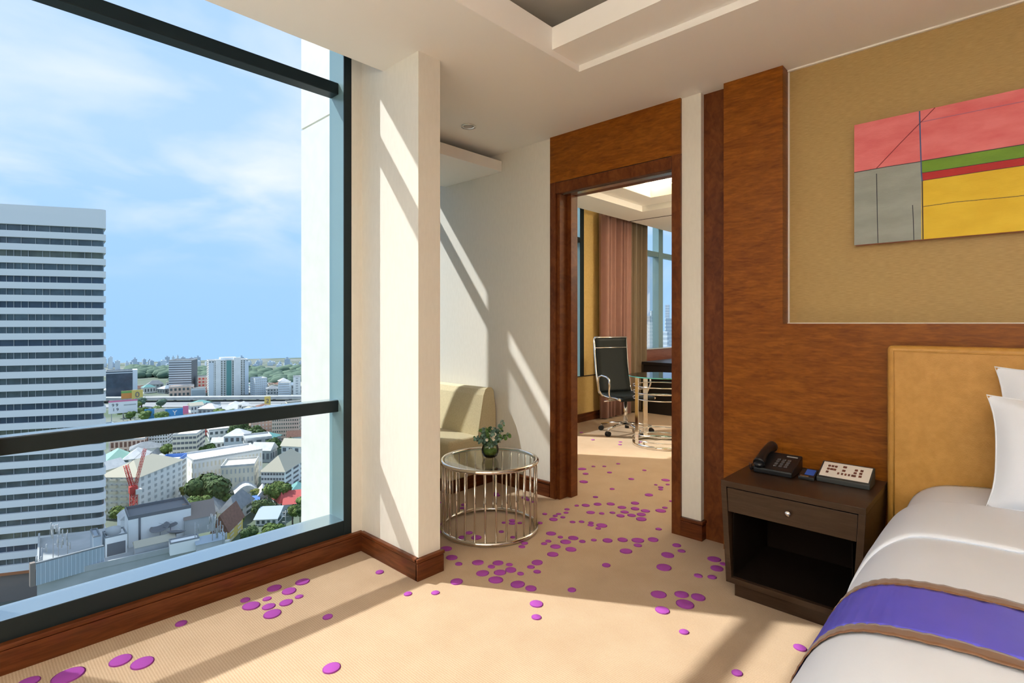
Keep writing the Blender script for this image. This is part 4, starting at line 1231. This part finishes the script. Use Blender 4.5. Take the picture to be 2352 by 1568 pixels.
# billboards
def billboard(name, label, px0, px1, y0, y1, ybase, face, rot=0.0, text=None, tcol='dgrey', extra=None):
    D = depth_at(ybase)
    w = (px1 - px0) / FPX * D
    pxm = (px0 + px1) / 2
    r = thing(name, at(pxm, D), label, 'billboard', None, view_rz(pxm) + rot)
    za, zb = z_at(y1, D) - GZ, z_at(y0, D) - GZ
    B(-w / 2, w / 2, 0, .6, za, zb).build('board', C_[face], r, local=True)
    for s_ in (-.4, 0, .4):
        B(w * s_ - .25, w * s_ + .25, .6, 1.2, 0, zb).build('post', C_['steel'], r, local=True)
    if text:
        for tx, u, v, s_ in text:
            cu = bpy.data.curves.new('sign_text', 'FONT'); cu.body = tx; cu.align_x = 'CENTER'; cu.align_y = 'CENTER'
            cu.size = s_ * (zb - za); cu.extrude = .03; cu.offset = .02 * cu.size
            cu.materials.append(C_[tcol])
            tmp = bpy.data.objects.new('sign_text_curve', cu); COL.objects.link(tmp)
            bpy.context.view_layer.update()
            me = bpy.data.meshes.new_from_object(tmp.evaluated_get(bpy.context.evaluated_depsgraph_get()))
            bpy.data.objects.remove(tmp)
            o = bpy.data.objects.new('sign_text', me); COL.objects.link(o); o.parent = r
            o.location = (w * u, -.08, za + (zb - za) * v); o.rotation_euler = (math.pi / 2, 0, 0)
    if extra: extra(r, w, za, zb)
    return r
billboard('billboard', 'yellow square billboard with a ring mark above the expressway', 305, 326, 895, 918, 935, 'yellow', 0, [('0', 0, .5, .75)], 'taupe')
billboard('billboard', 'orange and green picture billboard left of the yellow one', 281, 304, 897, 915, 936, 'sign_orange', 0, None,
          extra=lambda r, w, za, zb: (B(-w / 2, w / 2, -.1, 0, zb - (zb - za) * .3, zb).build('green_strip', C_['sign_green'], r, local=True)))
billboard('billboard', 'white billboard with dark figures left of the lower expressway', 256, 310, 921, 948, 966, 'sign_white', .05, [('9 9', -.28, .70, .34), ('1 9', -.26, .32, .34)], 'dgrey',
          extra=lambda r, w, za, zb: (B(-w / 2, w / 2, -.1, 0, zb - .3, zb + .9).build('red_header', C_['sign_pink'], r, local=True),
                                      B(.02 * w, .45 * w, -.1, 0, za + (zb - za) * .62, za + (zb - za) * .72).build('text_line', C_['grey'], r, local=True)))
billboard('billboard', 'blue billboard with a white mark behind the lower window bar', 383, 420, 938, 958, 966, 'sign_blue', 0, [('Y', 0, .5, .7)], 'sign_white')
billboard('billboard', 'pink red sign at the right end of the blue billboard', 421, 432, 932, 950, 966, 'sign_pink')
billboard('billboard', 'dark blue blank billboard panel left of the cream panel', 334, 356, 939, 962, 968, 'sign_blue')
billboard('billboard', 'cream blank billboard panel beside the blue board', 357, 381, 938, 960, 968, 'cream')
billboard('billboard', 'small yellow upright billboard at the right of the expressway', 608, 621, 910, 932, 940, 'yellow', 0, [('2', 0, .5, .6)], 'taupe')

# elevated expressway
ex = thing('expressway', at(470, 500), 'elevated concrete expressway crossing in front of the far towers', 'expressway')
pa, pb = at(150, 505), at(760, 520)
dx = (pb - pa).normalized(); nx_ = Vector((-dx.y, dx.x, 0))
zd = z_at(914, 505)
def seg(a, b, wd, z0, z1):
    q = nx_ * wd / 2
    return MB().add([a - q + Vector((0, 0, 0)), b - q, b + q, a + q], [(0, 1, 2, 3)]) if False else MB().prism([((a - q).x, (a - q).y), ((b - q).x, (b - q).y), ((b + q).x, (b + q).y), ((a + q).x, (a + q).y)], z0, z1)
seg(pa, pb, 16, zd - 1.6, zd).build('deck', C_['concrete'], ex)
seg(pa - nx_ * 8, pb - nx_ * 8, .4, zd, zd + 1).build('guard_wall', C_['concrete'], ex)
L = (pb - pa).length
for k in range(16):
    q = pa + dx * L * (k + .5) / 16
    MB().prism([(q.x - 1, q.y - 1), (q.x + 1, q.y - 1), (q.x + 1, q.y + 1), (q.x - 1, q.y + 1)], GZ, zd - 1.6).build('pier', C_['concrete'], ex)
for i, (y0, a0, a1) in enumerate([(934, 150, 760), (926, 330, 760)]):
    D = depth_at(y0)
    p, q = at(a0, D), at(a1, D * 1.02)
    dx_ = (q - p).normalized(); n2 = Vector((-dx_.y, dx_.x, 0)) * 9
    g = MB().prism([((p - n2).x, (p - n2).y), ((q - n2).x, (q - n2).y), ((q + n2).x, (q + n2).y), ((p + n2).x, (p + n2).y)], GZ, GZ + .6)
    g.build('road', C_['road'], gr)

# --- far skyline blocks
LM = [(245, 'the striped tower'), (276, 'the dark blue office block'), (340, 'the gap left of the slab office'), (421, 'the grey slab office'), (467, 'the red and white block'), (523, 'the twin condominium'), (594, 'the pale apartment block'), (640, 'the grey roofed block'), (682, 'the narrow white slab')]
def near_lm(px, ls): return min(ls, key=lambda a: abs(a[0] - px))[1]
for k in range(130):
    px = RC.uniform(236, 708); D = RC.uniform(860, 1040)
    wpx = RC.uniform(4, 12); tp_ = RC.choice([RC.uniform(830, 843), RC.uniform(826, 838), RC.uniform(818, 832)])
    if k < 8: px, tp_, wpx = [(398, 819, 5), (408, 817, 4), (420, 820, 9), (440, 821, 8), (555, 819, 9), (660, 824, 11), (252, 822, 6), (270, 828, 9)][k]
    if (FW + RT * ((px - CX) / FPX)).length * D > 1205: D = 1205 / (FW + RT * ((px - CX) / FPX)).length
    w = wpx / FPX * D; h = z_at(tp_, D) - GZ
    if not free(at(px, D), w * .75): continue
    r = thing('skyline_block', at(px, D), ('tall' if tp_ < 828 else 'low') + (' narrow' if wpx < 7 else ' broad') + ' hazy block in the far skyline above ' + near_lm(px, LM), 'building', 'far skyline blocks', view_rz(px) + RC.uniform(-.4, .4))
    d_ = w * RC.uniform(.5, 1)
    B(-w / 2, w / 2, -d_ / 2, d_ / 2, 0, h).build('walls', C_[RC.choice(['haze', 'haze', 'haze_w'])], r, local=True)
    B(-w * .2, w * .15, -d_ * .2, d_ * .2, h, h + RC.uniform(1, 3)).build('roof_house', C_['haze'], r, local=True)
# skyline seen through the study window
for k in range(26):
    px = RC.uniform(1440, 1580); D = RC.uniform(350, 900)
    wpx = RC.uniform(8, 22); tp_ = RC.uniform(725, 790) if k > 4 else RC.uniform(675, 715)
    w = wpx / FPX * D; h = z_at(tp_, D) - GZ
    if not free(at(px, D), w * .7): continue
    r = thing('skyline_block', at(px, D), ('tall' if k <= 4 else 'low') + (' narrow' if wpx < 14 else ' broad') + ' pale block seen through the study window', 'building', 'far blocks behind the study window', view_rz(px) + RC.uniform(-.4, .4))
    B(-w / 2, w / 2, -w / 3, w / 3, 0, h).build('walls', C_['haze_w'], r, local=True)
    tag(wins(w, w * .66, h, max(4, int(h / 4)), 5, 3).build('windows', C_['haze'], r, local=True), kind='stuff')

# --- trees
def tree_mesh(rx, ry, h, seed, leaves, lsz):
    g = MB(); q = random.Random(seed)
    nb = 9
    bl_ = []
    for k in range(nb):
        a = q.uniform(0, 6.283); rr_ = q.uniform(0, .62)
        c = Vector((rx * rr_ * math.cos(a), ry * rr_ * math.sin(a), h * q.uniform(.42, .74)))
        br_ = q.uniform(.34, .5) * min(rx, h * .8)
        bl_.append((c, br_))
        g.ball(c, br_ * .86, (1, 1, .72), 9, 6)
    for k in range(leaves):
        c, br_ = bl_[q.randrange(nb)]
        d = Vector((q.gauss(0, 1), q.gauss(0, 1), q.gauss(.25, 1))).normalized()
        p = c + Vector((d.x * br_, d.y * br_, d.z * br_ * .75)) * q.uniform(.86, 1.08)
        t = d.orthogonal().normalized(); t = Matrix.Rotation(q.uniform(0, 6), 3, d) @ t
        b = d.cross(t); dd = d * q.uniform(-.5, .5)
        s_ = lsz * q.uniform(.6, 1.3)
        g.add([p - t * s_, p + (b + dd) * s_ * .7, p + t * s_, p - (b + dd) * s_ * .7], [(0, 1, 2, 3)])
    return g
def tree(px, ybase, wpx, hpx, m='tree', label=None, seed=1, leaves=700, name='tree', group=None):
    D = depth_at(ybase)
    w = wpx / FPX * D / 2; h = hpx / FPX * D
    r = thing(name, at(px, D), label, 'tree', group, RC.uniform(0, 6))
    if not group: spots.append((at(px, D, 0), w * .8))
    tag(tree_mesh(w, w, h, seed, leaves, max(.22, w * .085)).build('crown', C_[m], r, local=True), kind='stuff')
    MB().tube([(0, 0, 0), (w * .05, 0, h * .35), (0, 0, h * .6)], [w * .09, w * .06, w * .03], 7).build('trunk', C_['trunk'], r, local=True)
    return r
tree(490, 1168, 126, 80, 'tree_d', 'largest spreading tree in front of the white shophouses', 1, 3000)
tree(455, 1190, 74, 62, 'tree', 'bushy tree below the left side of the spreading tree', 2, 1500)
tree(508, 1168, 50, 44, 'tree', 'rounded light green tree at the foot of the spreading tree', 3, 1000)
tree(636, 1160, 74, 56, 'tree', 'broad green tree above the red roofs', 4, 1600)
tree(586, 1150, 30, 32, 'tree_y', 'small yellowish tree beside the vaulted roof house', 5, 600)
tree(632, 1044, 44, 46, 'tree_d', 'dark tree right of the pale grey flat building', 6, 900)
tree(545, 1012, 70, 48, 'tree_d', 'dark tree group below the pink apartments', 7, 1200)
tree(590, 1012, 60, 36, 'tree_d', 'dark low trees at the foot of the pink apartments', 8, 900)
tree(480, 1048, 60, 30, 'tree', 'light green trees right of the terraced balcony building', 9, 900)
tree(385, 1052, 50, 36, 'tree', 'green tree left of the terraced balcony building', 10, 900)
tree(408, 1070, 40, 26, 'tree_d', 'dark shrubs below the terraced balcony building', 12, 600)
tree(280, 1204, 62, 46, 'tree', 'round green tree between the tower and the crane', 13, 1500)
tree(420, 1150, 30, 40, 'tree_y', 'yellow green tree at the corner of the large residential block', 14, 700)
tree(672, 1210, 48, 60, 'tree', 'tall green tree beside the utility pole', 15, 1400)
tree(690, 1215, 30, 70, 'tree_d', 'dark tree against the white outside wall', 16, 900)
tree(620, 1245, 90, 44, 'tree', 'wide clipped tree just above the window sill', 17, 2200)
tree(570, 1252, 50, 46, 'tree_d', 'darker tree beside the brown gabled house', 18, 1200)
tree(600, 1185, 60, 40, 'tree_d', 'dark trees behind the tin roof shed', 19, 1000)
tree(550, 1208, 30, 26, 'tree', 'small tree at the corner of the villa', 20, 500)
# --- small low-rise houses filling the blocks
taken = [(240, 310, 1036, 1080), (246, 426, 1066, 1195), (400, 470, 1000, 1058), (428, 600, 1050, 1135), (600, 704, 1052, 1130), (460, 580, 1140, 1206), (568, 704, 945, 1012)]
hc = 0
LN = [(262, 1060, 'the green roofed house'), (300, 1000, 'the pink house'), (330, 1120, 'the red crane'), (360, 1050, 'the arched shed'), (360, 1010, 'the white apartments'), (435, 1040, 'the terraced building'), (455, 995, 'the red brick building'), (590, 1030, 'the pale grey flat building'), (510, 1060, 'the shophouse rows'), (600, 985, 'the pink apartments'), (650, 1100, 'the beige roofed school'), (520, 1180, 'the grey roofed villa'), (640, 1160, 'the red roofs'), (620, 1195, 'the tin roof shed'), (280, 960, 'the white billboard'), (400, 960, 'the blue billboard'), (276, 905, 'the dark blue office block'), (420, 905, 'the slab office'), (523, 905, 'the twin condominium'), (600, 905, 'the pale apartment block'), (670, 905, 'the narrow white slab'), (450, 1120, 'the spreading tree')]
def near2(px, py): return min(LN, key=lambda a: (a[0] - px) ** 2 + (a[1] - py) ** 2)[2]
for k in range(1600):
    if hc >= 150: break
    px = RC.uniform(236, 706); yb = RC.uniform(0, 1) ** 1.3 * 232 + 890
    if any(a - 6 < px < b + 6 and c + 12 < yb < d + 6 for a, b, c, d in taken): continue
    if 905 < yb < 940 or (px < 445 and 935 < yb < 992): continue
    D = depth_at(yb)
    w = RC.uniform(8, 16); d_ = RC.uniform(7, 11); h = RC.uniform(3.5, 9)
    if not free(at(px, D), max(w, d_) * .6): continue
    hc += 1
    wl = RC.choice(['white', 'white', 'cream', 'concrete', 'white', 'haze_w'])
    kd = RC.choice(['hip', 'gable', 'flat', 'flat', 'hip'])
    rmn = RC.choice(['roof_white', 'roof_grey', 'roof_tin', 'roof_white', 'roof_brown', 'roof_beige', 'roof_white', 'roof_teal'])
    lb_ = ('tall ' if h > 8 else 'low ') + {'white': 'white', 'cream': 'cream', 'concrete': 'grey', 'haze_w': 'pale blue'}[wl] + ' house with ' + {'roof_white': 'white', 'roof_grey': 'dark grey', 'roof_tin': 'blue grey', 'roof_brown': 'brown', 'roof_beige': 'beige', 'roof_teal': 'teal'}[rmn] + {'hip': ' hipped', 'gable': ' gabled', 'flat': ' flat'}[kd] + ' roof near ' + near2(px, yb - 8)
    r = thing('low_house', at(px, D), lb_, 'house', 'low houses across the city', view_rz(px) + RC.uniform(-.7, .7))
    B(-w / 2, w / 2, -d_ / 2, d_ / 2, 0, h).build('walls', C_[wl], r, local=True)
    roof_mesh(kd, w, d_, h, .8 if kd == 'flat' else RC.uniform(2, 4)).build('roof', C_[rmn], r, local=True)
    tag(wins(w, d_, h, max(1, int(h / 3.2)), 4, 3).build('windows', C_['dgrey'], r, local=True), kind='stuff')

for k in range(420):
    px = RC.uniform(240, 704); yb = RC.uniform(0, 1) ** .8 * 344 + 888
    if 85 < px < 470 and yb > 1195: continue
    if 440 < px < 600 and yb > 1135: continue
    if any(a - 4 < px < b + 4 and c + 8 < yb < d + 4 for a, b, c, d in taken): continue
    if 908 < yb < 936: continue
    D = depth_at(yb); wpx = RC.uniform(10, 17) / D * FPX
    if not free(at(px, D), wpx * D / FPX * .45): continue
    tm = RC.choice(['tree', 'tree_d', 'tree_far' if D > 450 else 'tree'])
    tree(px, yb, wpx, wpx * .8, tm, {'tree': 'light green', 'tree_d': 'dark green', 'tree_far': 'hazy green'}[tm] + ' roadside tree near ' + near2(px, yb - 6), 100 + k % 5, 180, group='trees across the city')
# distant woodland belt
bt = MB()
for k in range(420):
    px = RC.uniform(300, 715); D = RC.uniform(640, 820)
    if px < 400: D = RC.uniform(730, 820)
    p = at(px, D); s_ = RC.uniform(5, 10)
    bt.ball((p.x, p.y, GZ + s_ * .5), s_, (1.3, 1.3, .8), 7, 4)
tag(bt.build('woodland_belt', C_['tree_far']), 'hazy dark green woodland belt below the skyline', 'woodland', kind='stuff')

# --- red tower crane
cd_ = 186.0
ck = thing('tower_crane', at(304, cd_), 'red lattice tower crane with a raised double jib', 'crane')
def lattice(a, b, wd, n, name, m='red'):
    a, b = Vector(a), Vector(b)
    ax = (b - a).normalized(); s1 = ax.cross(RT).normalized() if abs(ax.dot(RT)) < .9 else ax.cross(FW).normalized(); s2 = ax.cross(s1).normalized()
    g = MB()
    cs = [(s1 * i + s2 * j) * wd / 2 for i, j in ((-1, -1), (1, -1), (1, 1), (-1, 1))]
    for c in cs: g.tube([a + c, b + c], wd * .10, 4)
    for k in range(n):
        p, q = a.lerp(b, k / n), a.lerp(b, (k + 1) / n)
        for i in range(4):
            c0, c1 = cs[i], cs[(i + 1) % 4]
            g.tube([p + (c0 if k % 2 else c1), q + (c1 if k % 2 else c0)], wd * .06, 4)
            g.tube([p + c0, p + c1], wd * .06, 4)
    return g.build(name, C_[m], ck)
def cp(px, py): return at(px, cd_, z_at(py, cd_))
lattice(cp(305, 1347), cp(307, 1128), 1.5, 26, 'mast')
lattice(cp(306, 1126), cp(289, 1068), 1.0, 10, 'counter_jib')
lattice(cp(308, 1126), cp(333, 1030), 0.7, 16, 'jib')
c0 = cp(306, 1122)
MB().box(c0.x - 1.2, c0.x + 1.2, c0.y - 1.2, c0.y + 1.2, c0.z - 1.6, c0.z + 1.0).build('slewing_unit', C_['red'], ck, bevel=.2)
MB().tube([cp(290, 1070), cp(332, 1032)], .06, 4).build('pendant_cable', C_['steel'], ck)
c1 = cp(318, 1128)
MB().box(c1.x - .9, c1.x + .9, c1.y - .9, c1.y + .9, c1.z - .8, c1.z + .8).build('cabin', C_['white'], ck)

# --- near rooftops below the window
RZ = -52.0
def Drf(py, z=RZ): return FPX * (CAMZ - z) / (py - HY)
def rp(px, py, z=RZ): return at(px, Drf(py, z), z)
q = [rp(85, 1337), rp(470, 1250), rp(560, 1228), rp(380, 1192), rp(90, 1235)]
near = thing('rooftop_building', (q[0].x, q[0].y, GZ), 'pale flat roofed building with cluttered roof just below the window', 'building')
MB().prism([(p.x, p.y) for p in (q[0], q[1], q[3], q[4])], GZ, RZ).build('walls', C_['concrete'], near)
def wall_line(a, b, h, t=.35, z=RZ):
    d = (b - a).normalized(); n2 = Vector((-d.y, d.x, 0)) * t / 2
    return MB().prism([((a - n2).x, (a - n2).y), ((b - n2).x, (b - n2).y), ((b + n2).x, (b + n2).y), ((a + n2).x, (a + n2).y)], z, z + h)
wall_line(q[0], q[1], 1.2).build('parapet', C_['concrete'], near)
wall_line(q[0], q[4], 1.2).build('parapet', C_['concrete'], near)
def roof_box(name, label, px0, px1, ybot, h, d, wall, rot=0.0, cat='rooftop hut', roof='flat', rh=.3, rm='roof_grey', z=RZ, extra=None):
    D = Drf(ybot, z); w = (px1 - px0) / FPX * D; pxm = (px0 + px1) / 2
    r = thing(name, at(pxm, D + d / 2, z), label, cat, None, view_rz(pxm) + rot)
    B(-w / 2, w / 2, -d / 2, d / 2, 0, h).build('walls', C_[wall], r, local=True)
    roof_mesh(roof, w, d, h, rh, .15).build('roof' if roof != 'flat' else 'parapet', C_[rm], r, local=True)
    if extra: extra(r, w, d, h)
    return r
roof_box('rooftop_screen', 'pale blue corrugated screen on the near rooftop', 102, 224, 1322, 4.3, .5, 'roof_tin', .18, 'screen', extra=lambda r, w, d, h: (
    tag((lambda g: ([g.box(-w / 2 + w * k / 16, -w / 2 + w * k / 16 + .08, -d / 2 - .08, -d / 2, 0, h) for k in range(17)], g)[1])(MB()).build('ribs', C_['haze_w'], r, local=True), kind='stuff'),
    B(-w / 2 - .9, -w / 2 - .1, -.3, .8, 0, h + .4).build('end_post', C_['taupe'], r, local=True)))
roof_box('rooftop_hut', 'small rooftop hut with dark open front and water tanks', 243, 284, 1278, 4.4, 5, 'white', .12, extra=lambda r, w, d, h: (
    B(-w * .42, w * .42, -d / 2 - .06, -d / 2 + .1, .2, h * .68).build('dark_opening', C_['dgrey'], r, local=True),
    MB().lathe([(1.5, 0), (1.5, 1.3), (0, 1.7)], (-.3, 0, h), 16).build('water_tank', C_['concrete'], r, local=True)))
roof_box('stair_ramp', 'pale stair enclosure left of the rooftop hut', 212, 226, 1290, 5.2, 6, 'roof_tin', .1, 'stair enclosure')
roof_box('rooftop_block', 'white rooftop block with dark top carrying satellite dishes', 302, 424, 1246, 6.6, 9, 'white', .12, 'rooftop block', rh=.8, rm='dgrey', extra=lambda r, w, d, h: (
    B(-w / 2 + .3, w / 2 - .3, -d / 2 + .3, d / 2 - .3, h - .1, h + .12).build('roof_deck', C_['dgrey'], r, local=True),
    MB().tube([(-w * .33, -d / 2 - .1, 0), (-w * .33, -d / 2 - .1, h)], .22, 6).build('downpipe', C_['dgrey'], r, local=True)))
roof_box('shed_roof', 'long beige metal canopy in front of the satellite dishes', 316, 394, 1272, 2.2, 4, 'concrete', .12, 'canopy', roof='gable', rh=1.0, rm='roof_beige')
roof_box('rooftop_ledge', 'low white rooftop ledge right of the beige canopy', 394, 452, 1270, 2.6, 3, 'white', .1, 'rooftop ledge')
roof_box('shed_roof', 'brown roofed shed behind the white rooftop block', 424, 486, 1228, 4.0, 9, 'concrete', .1, 'shed', roof='gable', rh=3.0, rm='taupe')
roof_box('shed_roof', 'grey corrugated canopy at the window sill', 452, 510, 1262, 1.6, 5, 'grey', .12, 'canopy', roof='gable', rh=1.0, rm='roof_tin')
roof_box('arched_shed', 'white arched shed beside the red mast foot', 276, 304, 1226, 3.6, 5, 'white', .15, 'shed', roof='barrel', rh=1.2, rm='roof_white')
def dish(px, py, r_, label, tilt, zoff=3.0):
    D = Drf(py); b = at(px, D, RZ)
    t = thing('satellite_dish', b, label, 'satellite dish')
    g = MB(); n = 20
    prof_ = [(r_ * k / 6, r_ * .28 * (k / 6) ** 2) for k in range(7)]
    g.lathe(prof_[::-1], (0, 0, 0), n)
    g.f = g.f[:-0] if False else g.f
    R_ = Matrix.Rotation(tilt, 3, RT) 
    g.v = [tuple(R_ @ Vector(v) + Vector((b.x, b.y, b.z + zoff))) for v in g.v]
    # drop the cap over the mouth
    keep = [i for i, f_ in enumerate(g.f) if len(f_) < 10]
    g.f = [g.f[i] for i in keep]; g.m = [g.m[i] for i in keep]; g.sm = [g.sm[i] for i in keep]
    g.build('reflector', C_['dgrey'], t, solid=.06)
    MB().tube([b, b + Vector((0, 0, zoff))], .10, 6).build('post', C_['steel'], t)
    tip = R_ @ Vector((0, 0, r_ * .8)) + Vector((b.x, b.y, b.z + zoff))
    MB().tube([tip, R_ @ Vector((r_ * .8, 0, r_ * .2)) + Vector((b.x, b.y, b.z + zoff))], .04, 4).build('feed_arm', C_['steel'], t)
dish(368, 1246, 2.1, 'large dark mesh satellite dish on the near roof', .30, 3.3)
dish(404, 1250, 2.0, 'second dark satellite dish right of the large one', -.25, 2.6)
dish(392, 1240, 1.5, 'satellite dish half hidden behind the other two', .1, 3.4)
def mast(px, py, h, label, arms, seed):
    b = at(px, Drf(py), RZ); q_ = random.Random(seed)
    t = thing('antenna_mast', b, label, 'antenna')
    MB().tube([b, b + Vector((0, 0, h))], .09, 5).build('pole', C_['steel'], t)
    for k in range(arms):
        z = h * q_.uniform(.4, 1); d = RT * q_.uniform(-1.2, 1.2) + FW * q_.uniform(-.6, .6)
        e_ = b + Vector((0, 0, z)) + d
        a_ = MB().tube([b + Vector((0, 0, z)), e_], .05, 4).build('arm', C_['steel'], t)
        MB().tube([e_ + Vector((0, 0, -.7)), e_ + Vector((0, 0, .9))], .13, 6).build('panel_antenna', C_['concrete'], a_)
mast(134, 1285, 8.2, 'tall antenna mast cluster at the left of the near roof', 8, 1)
mast(122, 1283, 7.2, 'antenna mast just left of the tall cluster', 4, 2)
mast(155, 1278, 6.2, 'thin red and grey antenna mast near the screen', 3, 3)
mast(96, 1318, 5.6, 'short leaning antenna at the roof corner', 4, 4)
mast(448, 1262, 6.4, 'single thin antenna pole in the middle of the roof', 1, 5)
mast(488, 1258, 8.0, 'dense antenna mast in front of the brown gabled house', 9, 6)
mast(500, 1254, 6.6, 'antenna mast right of the dense one', 6, 7)
mast(512, 1256, 5.2, 'lowest antenna mast beside the gabled house', 5, 8)
up = thing('utility_pole', at(656, 196), 'grey utility pole with cross arms beside the tall tree', 'utility pole')
ub = at(656, 196)
MB().tube([ub, (ub.x, ub.y, z_at(1172, 196))], .22, 6).build('pole', C_['concrete'], up)
for yy in (1176, 1186, 1198):
    z = z_at(yy, 196)
    MB().tube([Vector((ub.x, ub.y, z)) - RT * 1.2, Vector((ub.x, ub.y, z)) + RT * 1.2], .12, 4).build('cross_arm', C_['concrete'], up)
